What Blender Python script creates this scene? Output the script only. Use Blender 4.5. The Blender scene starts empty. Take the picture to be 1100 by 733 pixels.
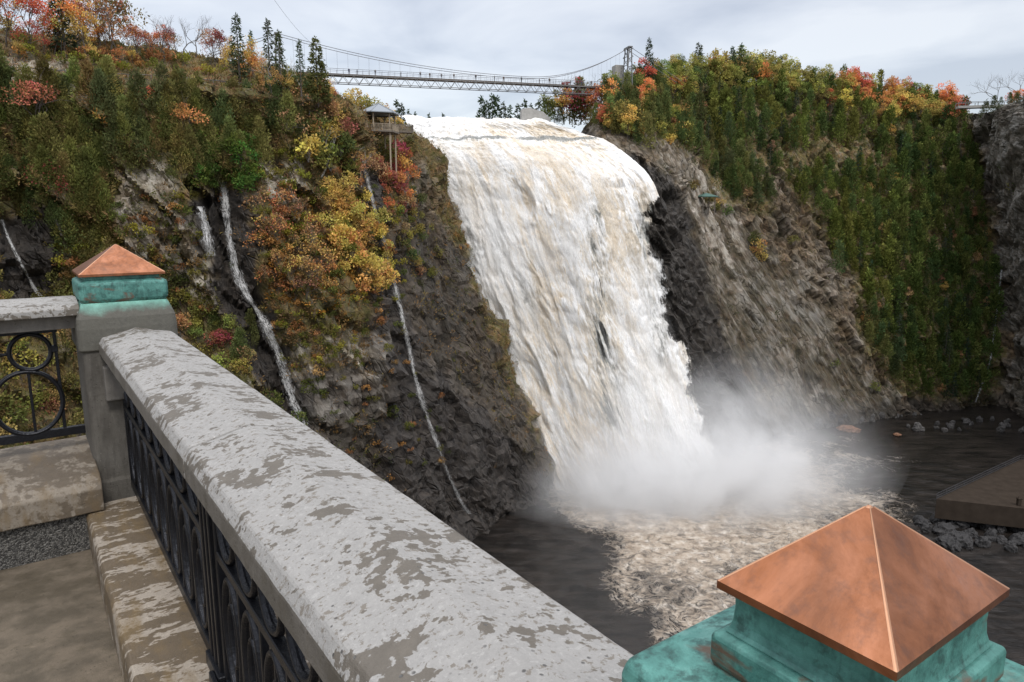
import bpy, bmesh, math, random
import numpy as np
from mathutils import Vector, Matrix
from mathutils.bvhtree import BVHTree

rng = np.random.default_rng(7)
random.seed(7)
SC = bpy.context.scene
SKY_HOR, SKY_ZEN, EXPO = .80, 2.6, 0.08
COL = SC.collection
CAMZ = 63.0
F, CX, CY = 753.0, 550.0, 366.5
PITCH = math.atan(136.5 / F)
SP, CP = math.sin(PITCH), math.cos(PITCH)

# ------------------------------------------------------------------ camera
cam_d = bpy.data.cameras.new("camera")
cam = bpy.data.objects.new("camera", cam_d)
COL.objects.link(cam)
cam.location = (0, 0, CAMZ)
cam.rotation_euler = (math.pi / 2 - PITCH, 0, 0)
cam_d.sensor_width = 36
cam_d.lens = F / 1100 * 36
cam_d.clip_start = 0.02
cam_d.clip_end = 6000
SC.camera = cam

# ------------------------------------------------------------------ photo geometry helpers
def ray(x, y):
    r = (x - CX) / F; u = (CY - y) / F
    return np.array([r, CP + u * SP, -SP + u * CP])

def on_z(x, y, z):
    d = ray(x, y); t = (z - CAMZ) / d[2]
    return np.array([d[0] * t, d[1] * t, z])

def at_d(x, y, D):
    d = ray(x, y); t = D / math.hypot(d[0], d[1])
    return np.array([d[0] * t, d[1] * t, CAMZ + d[2] * t])

def at_xz(px, z, D):
    """point at ground distance D, height z, seen in column px"""
    k = (px - CX) / F
    th = math.atan(k * CP) + math.asin(max(-1, min(1, -k * (z - CAMZ) / D * SP / math.hypot(1, k * CP))))
    return np.array([D * math.sin(th), D * math.cos(th), z])

def project(P):
    P = np.asarray(P, float)
    x, y, z = P[..., 0], P[..., 1], P[..., 2] - CAMZ
    fw = y * CP - z * SP; u = y * SP + z * CP
    fw = np.where(np.abs(fw) < 1e-6, 1e-6, fw)
    return CX + F * x / fw, CY - F * u / fw, fw

# ------------------------------------------------------------------ noise
def _hash(i, j, k, seed):
    n = (i.astype(np.int64) * 374761393 + j.astype(np.int64) * 668265263 + k.astype(np.int64) * 2147483647 + seed * 1274126177) & 0xFFFFFFFF
    n = ((n ^ (n >> 13)) * 1274126177) & 0xFFFFFFFF
    n = ((n ^ (n >> 15)) * 2246822519) & 0xFFFFFFFF
    return ((n ^ (n >> 16)) & 0xFFFF) / 65535.0

def vnoise(x, y, z, seed=0):
    xi, yi, zi = np.floor(x), np.floor(y), np.floor(z)
    fx, fy, fz = x - xi, y - yi, z - zi
    fx, fy, fz = [t * t * t * (t * (t * 6 - 15) + 10) for t in (fx, fy, fz)]
    r = 0
    for a in (0, 1):
        for b in (0, 1):
            for c in (0, 1):
                w = (fx if a else 1 - fx) * (fy if b else 1 - fy) * (fz if c else 1 - fz)
                r = r + w * _hash(xi + a, yi + b, zi + c, seed)
    return r * 2 - 1

def fbm(x, y, z, oct=4, seed=0, gain=.5):
    s = 0; a = 1; t = 0
    for o in range(oct):
        s = s + a * vnoise(x, y, z, seed + o * 17); t += a
        a *= gain; x = x * 2.03 + 3.1; y = y * 2.03 + 1.7; z = z * 2.03 + 5.3
    return s / t

def ridged(x, y, z, oct=4, seed=0):
    s = 0; a = 1; t = 0
    for o in range(oct):
        s = s + a * (1 - np.abs(vnoise(x, y, z, seed + o * 13)) * 2); t += a
        a *= .5; x = x * 2.1 + 1.3; y = y * 2.1 + 4.1; z = z * 2.1 + 2.2
    return s / t

def facets(x, y, z, seed=0, slope=.7):
    """broken rock: every Voronoi cell is a tilted plane with its own offset; also returns a random number per cell"""
    xi, yi, zi = np.floor(x), np.floor(y), np.floor(z)
    best = np.full(np.shape(x), 1e9); val = np.zeros(np.shape(x)); rnd = np.zeros(np.shape(x))
    for a in (-1, 0, 1):
        for b in (-1, 0, 1):
            for c in (-1, 0, 1):
                i, j, k = xi+a, yi+b, zi+c
                px = i+_hash(i, j, k, seed); py = j+_hash(i, j, k, seed+1); pz = k+_hash(i, j, k, seed+2)
                d = (x-px)**2+(y-py)**2+(z-pz)**2; m = d < best
                best = np.where(m, d, best); h = _hash(i, j, k, seed+3)
                v = (h-.5) + slope*((_hash(i, j, k, seed+4)-.5)*(x-px)+(_hash(i, j, k, seed+5)-.5)*(y-py)+(_hash(i, j, k, seed+6)-.5)*(z-pz))
                val = np.where(m, v, val); rnd = np.where(m, h, rnd)
    return val, rnd

def sstep(a, b, x):
    t = np.clip((x - a) / (b - a), 0, 1)
    return t * t * (3 - 2 * t)

# ------------------------------------------------------------------ object helpers
def tag(o, label=None, cat=None, group=None, kind=None):
    if label: o['label'] = label
    if cat: o['category'] = cat
    if group: o['group'] = group
    if kind: o['kind'] = kind
    return o

def empty(name, loc=(0, 0, 0), rotz=0.0):
    o = bpy.data.objects.new(name, None)
    o.empty_display_size = .3
    o.location = loc; o.rotation_euler = (0, 0, rotz)
    COL.objects.link(o)
    return o

def link(name, me, parent=None, loc=None, rotz=0.0):
    o = bpy.data.objects.new(name, me)
    COL.objects.link(o)
    if parent is not None: o.parent = parent
    if loc is not None: o.location = loc
    if rotz: o.rotation_euler = (0, 0, rotz)
    return o

def mesh_arrays(name, V, faces, mats, attrs=None, smooth=False, midx=None):
    """faces: list of int arrays (n,k)"""
    me = bpy.data.meshes.new(name)
    V = np.asarray(V, np.float32)
    if not isinstance(faces, (list, tuple)): faces = [faces]
    faces = [np.asarray(f, np.int32) for f in faces if len(f)]
    nl = sum(f.size for f in faces); npol = sum(len(f) for f in faces)
    me.vertices.add(len(V)); me.vertices.foreach_set('co', V.ravel())
    me.loops.add(nl); me.polygons.add(npol)
    me.loops.foreach_set('vertex_index', np.concatenate([f.ravel() for f in faces]))
    tot = np.concatenate([np.full(len(f), f.shape[1], np.int32) for f in faces])
    st = np.concatenate([[0], np.cumsum(tot)[:-1]]).astype(np.int32)
    me.polygons.foreach_set('loop_start', st)
    try: me.polygons.foreach_set('loop_total', tot)
    except Exception: pass
    if midx is not None: me.polygons.foreach_set('material_index', np.asarray(midx, np.int32))
    me.polygons.foreach_set('use_smooth', np.full(npol, smooth, bool))
    me.update(calc_edges=True)
    for m in (mats if isinstance(mats, (list, tuple)) else [mats]): me.materials.append(m)
    for k, a in (attrs or {}).items():
        a = np.asarray(a, np.float32)
        if a.ndim == 1:
            at = me.attributes.new(k, 'FLOAT', 'POINT'); at.data.foreach_set('value', a)
        else:
            at = me.attributes.new(k, 'FLOAT_VECTOR', 'POINT'); at.data.foreach_set('vector', a.ravel())
    return me

class MB:
    """collects boxes, tubes, prisms into one mesh"""
    def __init__(s): s.V = []; s.F = []; s.M = []; s.mi = 0
    def add(s, vs, fs):
        n = len(s.V); s.V.extend([tuple(map(float, v)) for v in vs])
        for f in fs: s.F.append([n + i for i in f]); s.M.append(s.mi)
        return s
    def box(s, lo, hi):
        (a, b, c), (d, e, f) = lo, hi
        return s.add([(a,b,c),(d,b,c),(d,e,c),(a,e,c),(a,b,f),(d,b,f),(d,e,f),(a,e,f)],
                     [(0,3,2,1),(4,5,6,7),(0,1,5,4),(1,2,6,5),(2,3,7,6),(3,0,4,7)])
    def bar(s, p, q, w, h=None, up=(0, 0, 1)):
        h = h or w
        p = Vector(p); q = Vector(q); d = (q - p).normalized(); u = Vector(up)
        if abs(d.dot(u)) > .98: u = Vector((1, 0, 0))
        r = d.cross(u).normalized() * w / 2; t = r.cross(d).normalized() * h / 2
        return s.add([p-r-t, p+r-t, p+r+t, p-r+t, q-r-t, q+r-t, q+r+t, q-r+t],
                     [(0,3,2,1),(4,5,6,7),(0,1,5,4),(1,2,6,5),(2,3,7,6),(3,0,4,7)])
    def tube(s, pts, rads, n=6, cap=True):
        pts = [Vector(p) for p in pts]
        if not isinstance(rads, (list, tuple)): rads = [rads] * len(pts)
        rings = []; u = None
        for i, p in enumerate(pts):
            d = (pts[min(i+1, len(pts)-1)] - pts[max(i-1, 0)]).normalized()
            if u is None:
                u = d.cross(Vector((0, 0, 1)))
                if u.length < .05: u = d.cross(Vector((1, 0, 0)))
            u = (u - d * u.dot(d)).normalized(); w = d.cross(u)
            rings.append([p + (u * math.cos(2*math.pi*k/n) + w * math.sin(2*math.pi*k/n)) * rads[i] for k in range(n)])
        vs = [v for r in rings for v in r]; fs = []
        for i in range(len(pts)-1):
            for k in range(n):
                a = i*n+k; b = i*n+(k+1) % n
                fs.append((a, b, b+n, a+n))
        if cap:
            fs.append(tuple(range(n))[::-1]); fs.append(tuple(range((len(pts)-1)*n, len(pts)*n)))
        return s.add(vs, fs)
    def ring(s, c, ax1, ax2, r1, r2, tr, n=28, m=6):
        c = Vector(c); a = Vector(ax1); b = Vector(ax2); nn = a.cross(b).normalized(); vs = []; fs = []
        for i in range(n):
            t = 2*math.pi*i/n
            o = a*math.cos(t)*r1 + b*math.sin(t)*r2; dr = (a*math.cos(t) + b*math.sin(t)).normalized()
            for k in range(m):
                q = 2*math.pi*k/m
                vs.append(c + o + dr*math.cos(q)*tr + nn*math.sin(q)*tr*1.5)
        for i in range(n):
            for k in range(m):
                fs.append((i*m+k, ((i+1) % n)*m+k, ((i+1) % n)*m+(k+1) % m, i*m+(k+1) % m))
        return s.add(vs, fs)
    def prism(s, poly, axis_from, axis_to, frame):
        """poly of (u,v) swept between two values on a third axis; frame(u,v,t)->xyz"""
        n = len(poly)
        vs = [frame(u, v, axis_from) for u, v in poly] + [frame(u, v, axis_to) for u, v in poly]
        fs = [tuple(range(n))[::-1], tuple(range(n, 2*n))] + [(i, (i+1) % n, n+(i+1) % n, n+i) for i in range(n)]
        return s.add(vs, fs)
    def sqlathe(s, prof, c=(0, 0), asp=1.0, cr=.12, seg=4, cap=True):
        """square cross sections with rounded corners; prof = [(half, z)]"""
        rings = []
        for h, z in prof:
            r = h * cr; ring = []
            for q, (sx, sy) in enumerate(((1,1),(-1,1),(-1,-1),(1,-1))):
                for k in range(seg+1):
                    t = math.pi/2*(q + k/seg)
                    ring.append((c[0] + (sx*(h-r) + r*math.cos(t))*1.0, c[1] + (sy*(h-r) + r*math.sin(t))*asp, z))
            rings.append(ring)
        n = len(rings[0]); fs = []
        for i in range(len(rings)-1):
            for k in range(n): fs.append((i*n+k, i*n+(k+1) % n, (i+1)*n+(k+1) % n, (i+1)*n+k))
        if cap: fs.append(tuple(range(n))[::-1]); fs.append(tuple(range((len(rings)-1)*n, len(rings)*n)))
        return s.add([v for r in rings for v in r], fs)
    def build(s, name, mats, parent=None, loc=None, rotz=0., smooth=False, bevel=0., seg=2, off=(0, 0, 0)):
        me = bpy.data.meshes.new(name)
        me.from_pydata([(v[0]-off[0], v[1]-off[1], v[2]-off[2]) for v in s.V], [], s.F)
        for m in (mats if isinstance(mats, (list, tuple)) else [mats]): me.materials.append(m)
        me.polygons.foreach_set('material_index', s.M)
        me.polygons.foreach_set('use_smooth', [smooth]*len(s.F))
        me.update()
        bm = bmesh.new(); bm.from_mesh(me); bmesh.ops.recalc_face_normals(bm, faces=bm.faces); bm.to_mesh(me); bm.free()
        o = link(name, me, parent, loc, rotz)
        if bevel:
            md = o.modifiers.new('bevel', 'BEVEL'); md.width = bevel; md.segments = seg
            md.limit_method = 'ANGLE'; md.angle_limit = math.radians(25)
        return o

# ------------------------------------------------------------------ material helpers
class NT:
    def __init__(s, name):
        s.m = bpy.data.materials.new(name); s.m.use_nodes = True
        s.t = s.m.node_tree; s.t.nodes.clear()
        s.out = s.n('ShaderNodeOutputMaterial')
    def n(s, typ, **kw):
        nd = s.t.nodes.new(typ)
        for k, v in kw.items(): setattr(nd, k, v)
        return nd
    def l(s, a, b): s.t.links.new(a, b)
    def val(s, sock, v):
        if hasattr(v, 'is_linked') or isinstance(v, bpy.types.NodeSocket): s.l(v, sock)
        else: sock.default_value = v
    def noise(s, vec, scale, detail=4, rough=.55, dist=0., lac=2.):
        nd = s.n('ShaderNodeTexNoise'); nd.noise_dimensions = '3D'
        if vec is not None: s.l(vec, nd.inputs['Vector'])
        nd.inputs['Scale'].default_value = scale; nd.inputs['Detail'].default_value = detail
        nd.inputs['Roughness'].default_value = rough; nd.inputs['Distortion'].default_value = dist
        return nd.outputs['Fac']
    def vor(s, vec, scale, feature='F1', out='Distance'):
        nd = s.n('ShaderNodeTexVoronoi'); nd.feature = feature
        if vec is not None: s.l(vec, nd.inputs['Vector'])
        nd.inputs['Scale'].default_value = scale
        return nd.outputs[out]
    def ramp(s, fac, stops, interp='LINEAR'):
        nd = s.n('ShaderNodeValToRGB'); cr = nd.color_ramp; cr.interpolation = interp
        while len(cr.elements) < len(stops): cr.elements.new(.5)
        for e, (p, c) in zip(cr.elements, stops):
            e.position = p; e.color = (*c, 1) if not isinstance(c, (int, float)) else (c, c, c, 1)
        s.l(fac, nd.inputs[0]); return nd.outputs[0]
    def math(s, op, a, b=None, c=None, clamp=False):
        nd = s.n('ShaderNodeMath', operation=op); nd.use_clamp = clamp
        s.val(nd.inputs[0], a)
        if b is not None: s.val(nd.inputs[1], b)
        if c is not None: s.val(nd.inputs[2], c)
        return nd.outputs[0]
    def mix(s, fac, a, b, mode='MIX'):
        nd = s.n('ShaderNodeMix', data_type='RGBA', blend_type=mode)
        s.val(nd.inputs['Factor'], fac)
        for sock, v in ((nd.inputs[6], a), (nd.inputs[7], b)):
            if isinstance(v, (tuple, list)): sock.default_value = (*v[:3], 1)
            else: s.l(v, sock)
        return nd.outputs[2]
    def vmul(s, vec, k):
        nd = s.n('ShaderNodeVectorMath', operation='MULTIPLY'); s.l(vec, nd.inputs[0]); nd.inputs[1].default_value = k
        return nd.outputs[0]
    def attr(s, name, out='Fac'):
        nd = s.n('ShaderNodeAttribute'); nd.attribute_name = name
        return nd.outputs[out]
    def obj(s): return s.n('ShaderNodeTexCoord').outputs['Object']
    def pos(s): return s.n('ShaderNodeNewGeometry').outputs['Position']
    def bump(s, h, strength=.5, dist=.1):
        nd = s.n('ShaderNodeBump'); nd.inputs['Strength'].default_value = strength; nd.inputs['Distance'].default_value = dist
        s.l(h, nd.inputs['Height']); return nd.outputs[0]
    def bsdf(s, color, rough=.8, metal=0., normal=None, spec=.5):
        b = s.n('ShaderNodeBsdfPrincipled')
        if isinstance(color, (tuple, list)): b.inputs['Base Color'].default_value = (*color[:3], 1)
        else: s.l(color, b.inputs['Base Color'])
        s.val(b.inputs['Roughness'], rough); s.val(b.inputs['Metallic'], metal)
        s.val(b.inputs['Specular IOR Level'], spec)
        if normal is not None: s.l(normal, b.inputs['Normal'])
        return b.outputs[0]
    def done(s, sh): s.l(sh, s.out.inputs['Surface']); return s.m

def plain(name, c, rough=.7, metal=0., var=.25, scale=6., spec=.5):
    t = NT(name); p = t.obj()
    n = t.noise(p, scale, 5)
    col = t.mix(n, tuple(x*(1-var) for x in c), tuple(min(1, x*(1+var)) for x in c))
    return t.done(t.bsdf(col, rough, metal, t.bump(t.noise(p, scale*6, 4), .2, .02), spec))

# ------------------------------------------------------------------ materials
def m_foliage(name='foliage', trans=.3):
    t = NT(name)
    oi = t.n('ShaderNodeObjectInfo')
    tint = t.attr('tint'); hue = t.attr('hue')
    hsv = t.n('ShaderNodeHueSaturation')
    t.l(oi.outputs['Color'], hsv.inputs['Color'])
    r = t.math('MULTIPLY_ADD', oi.outputs['Random'], .03, .485)
    t.l(t.math('ADD', r, hue), hsv.inputs['Hue'])
    t.l(t.math('MULTIPLY', tint, t.math('MULTIPLY_ADD', oi.outputs['Random'], .45, 1.12)), hsv.inputs['Value'])
    hsv.inputs['Saturation'].default_value = .89
    b = t.n('ShaderNodeBsdfDiffuse'); t.l(hsv.outputs[0], b.inputs['Color'])
    tr = t.n('ShaderNodeBsdfTranslucent'); t.l(hsv.outputs[0], tr.inputs['Color'])
    mx = t.n('ShaderNodeMixShader'); mx.inputs[0].default_value = trans
    t.l(b.outputs[0], mx.inputs[1]); t.l(tr.outputs[0], mx.inputs[2])
    return t.done(mx.outputs[0])
M_LEAF = m_foliage()

def m_litter():
    t = NT('undergrowth_leaves')
    c = t.attr('col', 'Color')
    b = t.n('ShaderNodeBsdfDiffuse'); t.l(c, b.inputs['Color'])
    tr = t.n('ShaderNodeBsdfTranslucent'); t.l(c, tr.inputs['Color'])
    mx = t.n('ShaderNodeMixShader'); mx.inputs[0].default_value = .25
    t.l(b.outputs[0], mx.inputs[1]); t.l(tr.outputs[0], mx.inputs[2])
    return t.done(mx.outputs[0])
M_LITTER = m_litter()

def m_bark(name, a, b):
    t = NT(name); p = t.vmul(t.obj(), (6, 6, 1.2))
    n = t.noise(p, 2.5, 5)
    return t.done(t.bsdf(t.mix(n, a, b), .9, 0, t.bump(n, .6, .05)))
M_BARK = m_bark('bark', (.05, .042, .036), (.15, .13, .115))
M_PALEBARK = m_bark('pale_bark', (.25, .235, .21), (.5, .48, .44))

def m_rock():
    t = NT('cliff_rock'); p = t.pos()
    # tilted bedding: layers dip down to the right
    sp = t.n('ShaderNodeSeparateXYZ'); t.l(p, sp.inputs[0]); px, py, pz = sp.outputs
    along = t.math('MULTIPLY_ADD', px, .55, t.math('MULTIPLY', pz, -.80)); across = t.math('MULTIPLY_ADD', px, .80, t.math('MULTIPLY', pz, .55))
    mp = t.n('ShaderNodeCombineXYZ')
    t.l(t.math('MULTIPLY', along, .22), mp.inputs[0]); t.l(t.math('MULTIPLY', across, .55), mp.inputs[1]); t.l(t.math('MULTIPLY', py, .3), mp.inputs[2])
    n0 = t.noise(mp.outputs[0], 1.0, 7, .66, .3)
    cell = t.attr('cell')
    n1 = t.math('MULTIPLY_ADD', t.math('SUBTRACT', cell, .5), .42, n0)
    crack = t.vor(mp.outputs[0], 1.3, 'DISTANCE_TO_EDGE')
    crk = t.math('MULTIPLY', t.ramp(crack, [(0., 1.), (.03, .6), (.07, 0.)]), t.ramp(t.noise(p, .22, 3), [(.42, 0.), (.55, 1.)]))
    n2 = t.noise(p, .10, 6, .6)
    n3 = t.noise(p, .9, 7, .7)
    n4 = t.noise(p, 4.5, 5, .7)
    base = t.ramp(n1, [(.33, (.022, .018, .015)), (.45, (.075, .060, .048)), (.56, (.145, .120, .098)), (.72, (.27, .235, .20))])
    ochre = t.ramp(n3, [(.38, (.085, .055, .034)), (.62, (.30, .20, .115))])
    c = t.mix(t.math('MULTIPLY', t.ramp(n2, [(.42, 0.), (.62, 1.)]), .55), base, ochre)
    # pale freshly broken faces
    pale = t.attr('pale')
    pc = t.ramp(n1, [(.36, (.10, .08, .062)), (.5, (.40, .35, .295)), (.64, (.60, .55, .48))])
    c = t.mix(t.math('MULTIPLY', pale, t.ramp(t.noise(p, .55, 6, .65), [(.35, 0.), (.55, 1.)])), c, pc)
    # slate grey zone
    gc = t.ramp(n1, [(.34, (.026, .023, .019)), (.46, (.074, .066, .055)), (.56, (.125, .116, .102)), (.70, (.23, .222, .208))])
    c = t.mix(t.math('MULTIPLY', t.attr('slate'), .9), c, gc)
    c = t.mix(t.math('MULTIPLY', crk, .8), c, (.022, .018, .015))
    sl = t.n('ShaderNodeCombineXYZ'); t.l(t.math('MULTIPLY', along, .07), sl.inputs[0]); t.l(t.math('MULTIPLY', across, 1.5), sl.inputs[1]); t.l(t.math('MULTIPLY', py, .12), sl.inputs[2])
    st = t.noise(sl.outputs[0], 1., 5, .6, .2)
    c = t.mix(t.math('MULTIPLY', t.attr('slate'), t.ramp(st, [(.36, .75), (.47, 0.)])), c, (.038, .034, .030))
    c = t.mix(t.math('MULTIPLY', t.attr('slate'), t.ramp(st, [(.58, 0.), (.68, .55)])), c, (.30, .29, .27))
    # moss and dry grass
    veg = t.attr('veg')
    vc = t.ramp(t.noise(p, .35, 8, .7), [(.32, (.040, .042, .014)), (.46, (.12, .105, .036)), (.56, (.19, .135, .055)), (.70, (.20, .10, .05))])
    vm = t.math('MULTIPLY', veg, t.ramp(t.math('ADD', t.math('MULTIPLY', n3, .6), t.math('MULTIPLY', n4, .4)), [(.38, 0.), (.52, 1.)]), clamp=True)
    c = t.mix(vm, c, vc)
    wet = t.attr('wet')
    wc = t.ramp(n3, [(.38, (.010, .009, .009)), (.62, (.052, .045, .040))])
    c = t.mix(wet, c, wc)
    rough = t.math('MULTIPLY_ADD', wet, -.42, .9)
    h = t.math('SUBTRACT', t.math('ADD', t.math('MULTIPLY', n0, 1.0), t.math('ADD', t.math('MULTIPLY', n3, .7), t.math('MULTIPLY', n4, .3))), t.math('MULTIPLY', crk, .5))
    return t.done(t.bsdf(c, rough, 0, t.bump(h, .7, .7), .35))
M_ROCK = m_rock()

def m_boulder():
    t = NT('boulder_rock'); p = t.pos(); n = t.noise(p, 1.2, 7, .65)
    c = t.mix(.8, t.ramp(n, [(.3, (.03, .028, .026)), (.7, (.16, .15, .14))]), t.n('ShaderNodeObjectInfo').outputs['Color'], 'MULTIPLY')
    return t.done(t.bsdf(c, .75, 0, t.bump(n, .8, .5)))
M_BOULDER = m_boulder()

def m_falls(name, thin=False):
    t = NT(name)
    fl = t.attr('flow', 'Vector')           # (metres across, metres down, 0)
    s1 = t.noise(t.vmul(fl, (.22, .055, 1)), 1., 5, .6, .6)
    s2 = t.noise(t.vmul(fl, (.8, .20, 1)), 1., 6, .68, 1.6)
    s3 = t.noise(t.vmul(fl, (2.0, .7, 1)), 1., 6, .72, 1.4)
    s4 = t.noise(t.vmul(fl, (1.0, .7, 1)), 1., 6, .75, 1.4)
    tan = t.attr('tan')
    tm = t.math('MULTIPLY', t.math('MULTIPLY', tan, 1.3), t.ramp(t.math('ADD', t.math('MULTIPLY', s1, .5), t.math('MULTIPLY', s2, .5)), [(.45, 0.), (.57, 1.)]), clamp=True)
    white = t.ramp(s3, [(.28, (.50, .495, .48)), (.44, (.76, .755, .745)), (.62, (.90, .90, .895))])
    tc = t.ramp(s4, [(.3, (.40, .30, .19)), (.55, (.70, .60, .46)), (.75, (.88, .83, .76))])
    c = t.mix(tm, white, tc)
    # glassy grey-green water between the foam
    clear = t.attr('clear')
    cm = t.math('MULTIPLY', clear, t.ramp(t.math('ADD', t.math('MULTIPLY', s2, .5), t.math('MULTIPLY', s3, .5)), [(.45, 0.), (.58, 1.)]))
    cm = t.math('ADD', cm, t.math('SUBTRACT', clear, 1.1, clamp=True), clamp=True)
    c = t.mix(cm, c, (.17, .175, .16))
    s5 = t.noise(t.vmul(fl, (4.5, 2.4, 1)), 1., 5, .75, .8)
    c = t.mix(t.ramp(s5, [(.34, .55), (.50, 0.)]), c, (.40, .385, .355))  # grey put into the water colour for shade between droplet clumps
    h = t.math('ADD', t.math('MULTIPLY', s2, .5), t.math('ADD', t.math('MULTIPLY', s5, .6), t.math('ADD', t.math('MULTIPLY', s3, .5), t.math('MULTIPLY', s4, .5))))
    b = t.n('ShaderNodeBsdfPrincipled')
    t.l(c, b.inputs['Base Color']); b.inputs['Roughness'].default_value = .55
    b.inputs['Specular IOR Level'].default_value = .3
    t.l(t.bump(h, .30, .4 if not thin else .12), b.inputs['Normal'])
    cov = t.attr('cover')
    k = t.math('ADD', t.math('MULTIPLY', s3, .55), t.math('MULTIPLY', s2, .45))
    a = t.math('MULTIPLY_ADD', t.math('ADD', k, t.math('MULTIPLY_ADD', cov, 1.2, -1.1)), 4.5 if thin else 9., .5, clamp=True)
    tr = t.n('ShaderNodeBsdfTransparent'); mx = t.n('ShaderNodeMixShader')
    t.l(a, mx.inputs[0]); t.l(tr.outputs[0], mx.inputs[1]); t.l(b.outputs[0], mx.inputs[2])
    return t.done(mx.outputs[0])
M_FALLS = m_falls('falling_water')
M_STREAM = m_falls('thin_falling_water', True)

def m_basin():
    t = NT('river_water'); p = t.pos()
    foam = t.attr('foam')
    warp = t.noise(p, .12, 3)
    n = t.n('ShaderNodeTexNoise'); t.l(p, n.inputs['Vector']); n.inputs['Scale'].default_value = .16; n.inputs['Detail'].default_value = 4
    va = t.n('ShaderNodeVectorMath', operation='MULTIPLY_ADD'); t.l(n.outputs['Color'], va.inputs[0]); va.inputs[1].default_value = (7, 7, 0); t.l(p, va.inputs[2])
    q = t.vmul(va.outputs[0], (1, 1, 0))
    r0 = t.math('ABSOLUTE', t.math('SUBTRACT', t.noise(q, .16, 5, .6, 1.2), .5))
    r1 = t.math('ABSOLUTE', t.math('SUBTRACT', t.noise(q, .40, 6, .66, 1.8), .5))
    r2 = t.math('ABSOLUTE', t.math('SUBTRACT', t.noise(q, 1.0, 5, .66, 1.8), .5))
    lace = t.math('ADD', t.ramp(r0, [(0., 1.), (.02, .5), (.07, 0.)]), t.math('ADD', t.ramp(r1, [(0., 1.), (.03, .4), (.10, 0.)]), t.ramp(r2, [(0., .4), (.035, .2), (.11, 0.)])))
    m = t.math('MULTIPLY', lace, t.ramp(t.noise(p, .13, 4, .6), [(.3, .25), (.7, 1.2)]))
    m = t.math('ADD', t.math('MULTIPLY', m, t.math('MULTIPLY', foam, 1.15)), t.math('MULTIPLY_ADD', foam, 1.7, -1.30), clamp=False)
    m = t.math('MULTIPLY_ADD', m, 1.05, -.15, clamp=True)
    fc = t.ramp(t.noise(p, .5, 6, .7), [(.3, (.20, .152, .108)), (.52, (.40, .335, .265)), (.75, (.66, .61, .54))])
    dark = t.ramp(t.noise(t.vmul(p, (.25, .8, 1)), .5, 6, .65), [(.35, (.007, .0065, .006)), (.7, (.034, .028, .024))])
    c = t.mix(m, dark, fc)
    rough = t.math('MULTIPLY_ADD', m, .45, .22)
    h = t.math('ADD', t.noise(t.vmul(p, (.5, 1.2, 1)), .8, 7, .7, .5), t.math('MULTIPLY', m, .3))
    return t.done(t.bsdf(c, rough, 0, t.bump(h, .45, .5), .3))
def m_veil():
    t = NT('spray_veil'); fl = t.attr('flow', 'Vector')
    s1 = t.noise(t.vmul(fl, (.30, .07, 1)), 1., 4, .6, 1.2)
    s2 = t.noise(t.vmul(fl, (1.1, .22, 1)), 1., 6, .7, 1.4)
    s3 = t.noise(t.vmul(fl, (3.2, .9, 1)), 1., 5, .75, 1.2)
    k = t.math('ADD', t.math('MULTIPLY', s1, .45), t.math('ADD', t.math('MULTIPLY', s2, .35), t.math('MULTIPLY', s3, .20)))
    a = t.math('MULTIPLY', t.math('MULTIPLY_ADD', t.math('SUBTRACT', k, .5), 5.0, .36, clamp=True), t.attr('cover'), clamp=True)
    c = t.mix(s3, (.80, .79, .77), (.95, .95, .945))
    d = t.n('ShaderNodeBsdfDiffuse'); t.l(c, d.inputs['Color'])
    tl = t.n('ShaderNodeBsdfTranslucent'); t.l(c, tl.inputs['Color'])
    m0 = t.n('ShaderNodeMixShader'); m0.inputs[0].default_value = .35; t.l(d.outputs[0], m0.inputs[1]); t.l(tl.outputs[0], m0.inputs[2])
    tr = t.n('ShaderNodeBsdfTransparent'); mx = t.n('ShaderNodeMixShader')
    t.l(a, mx.inputs[0]); t.l(tr.outputs[0], mx.inputs[1]); t.l(m0.outputs[0], mx.inputs[2])
    return t.done(mx.outputs[0])
M_VEIL = m_veil()
M_BASIN = m_basin()

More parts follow.
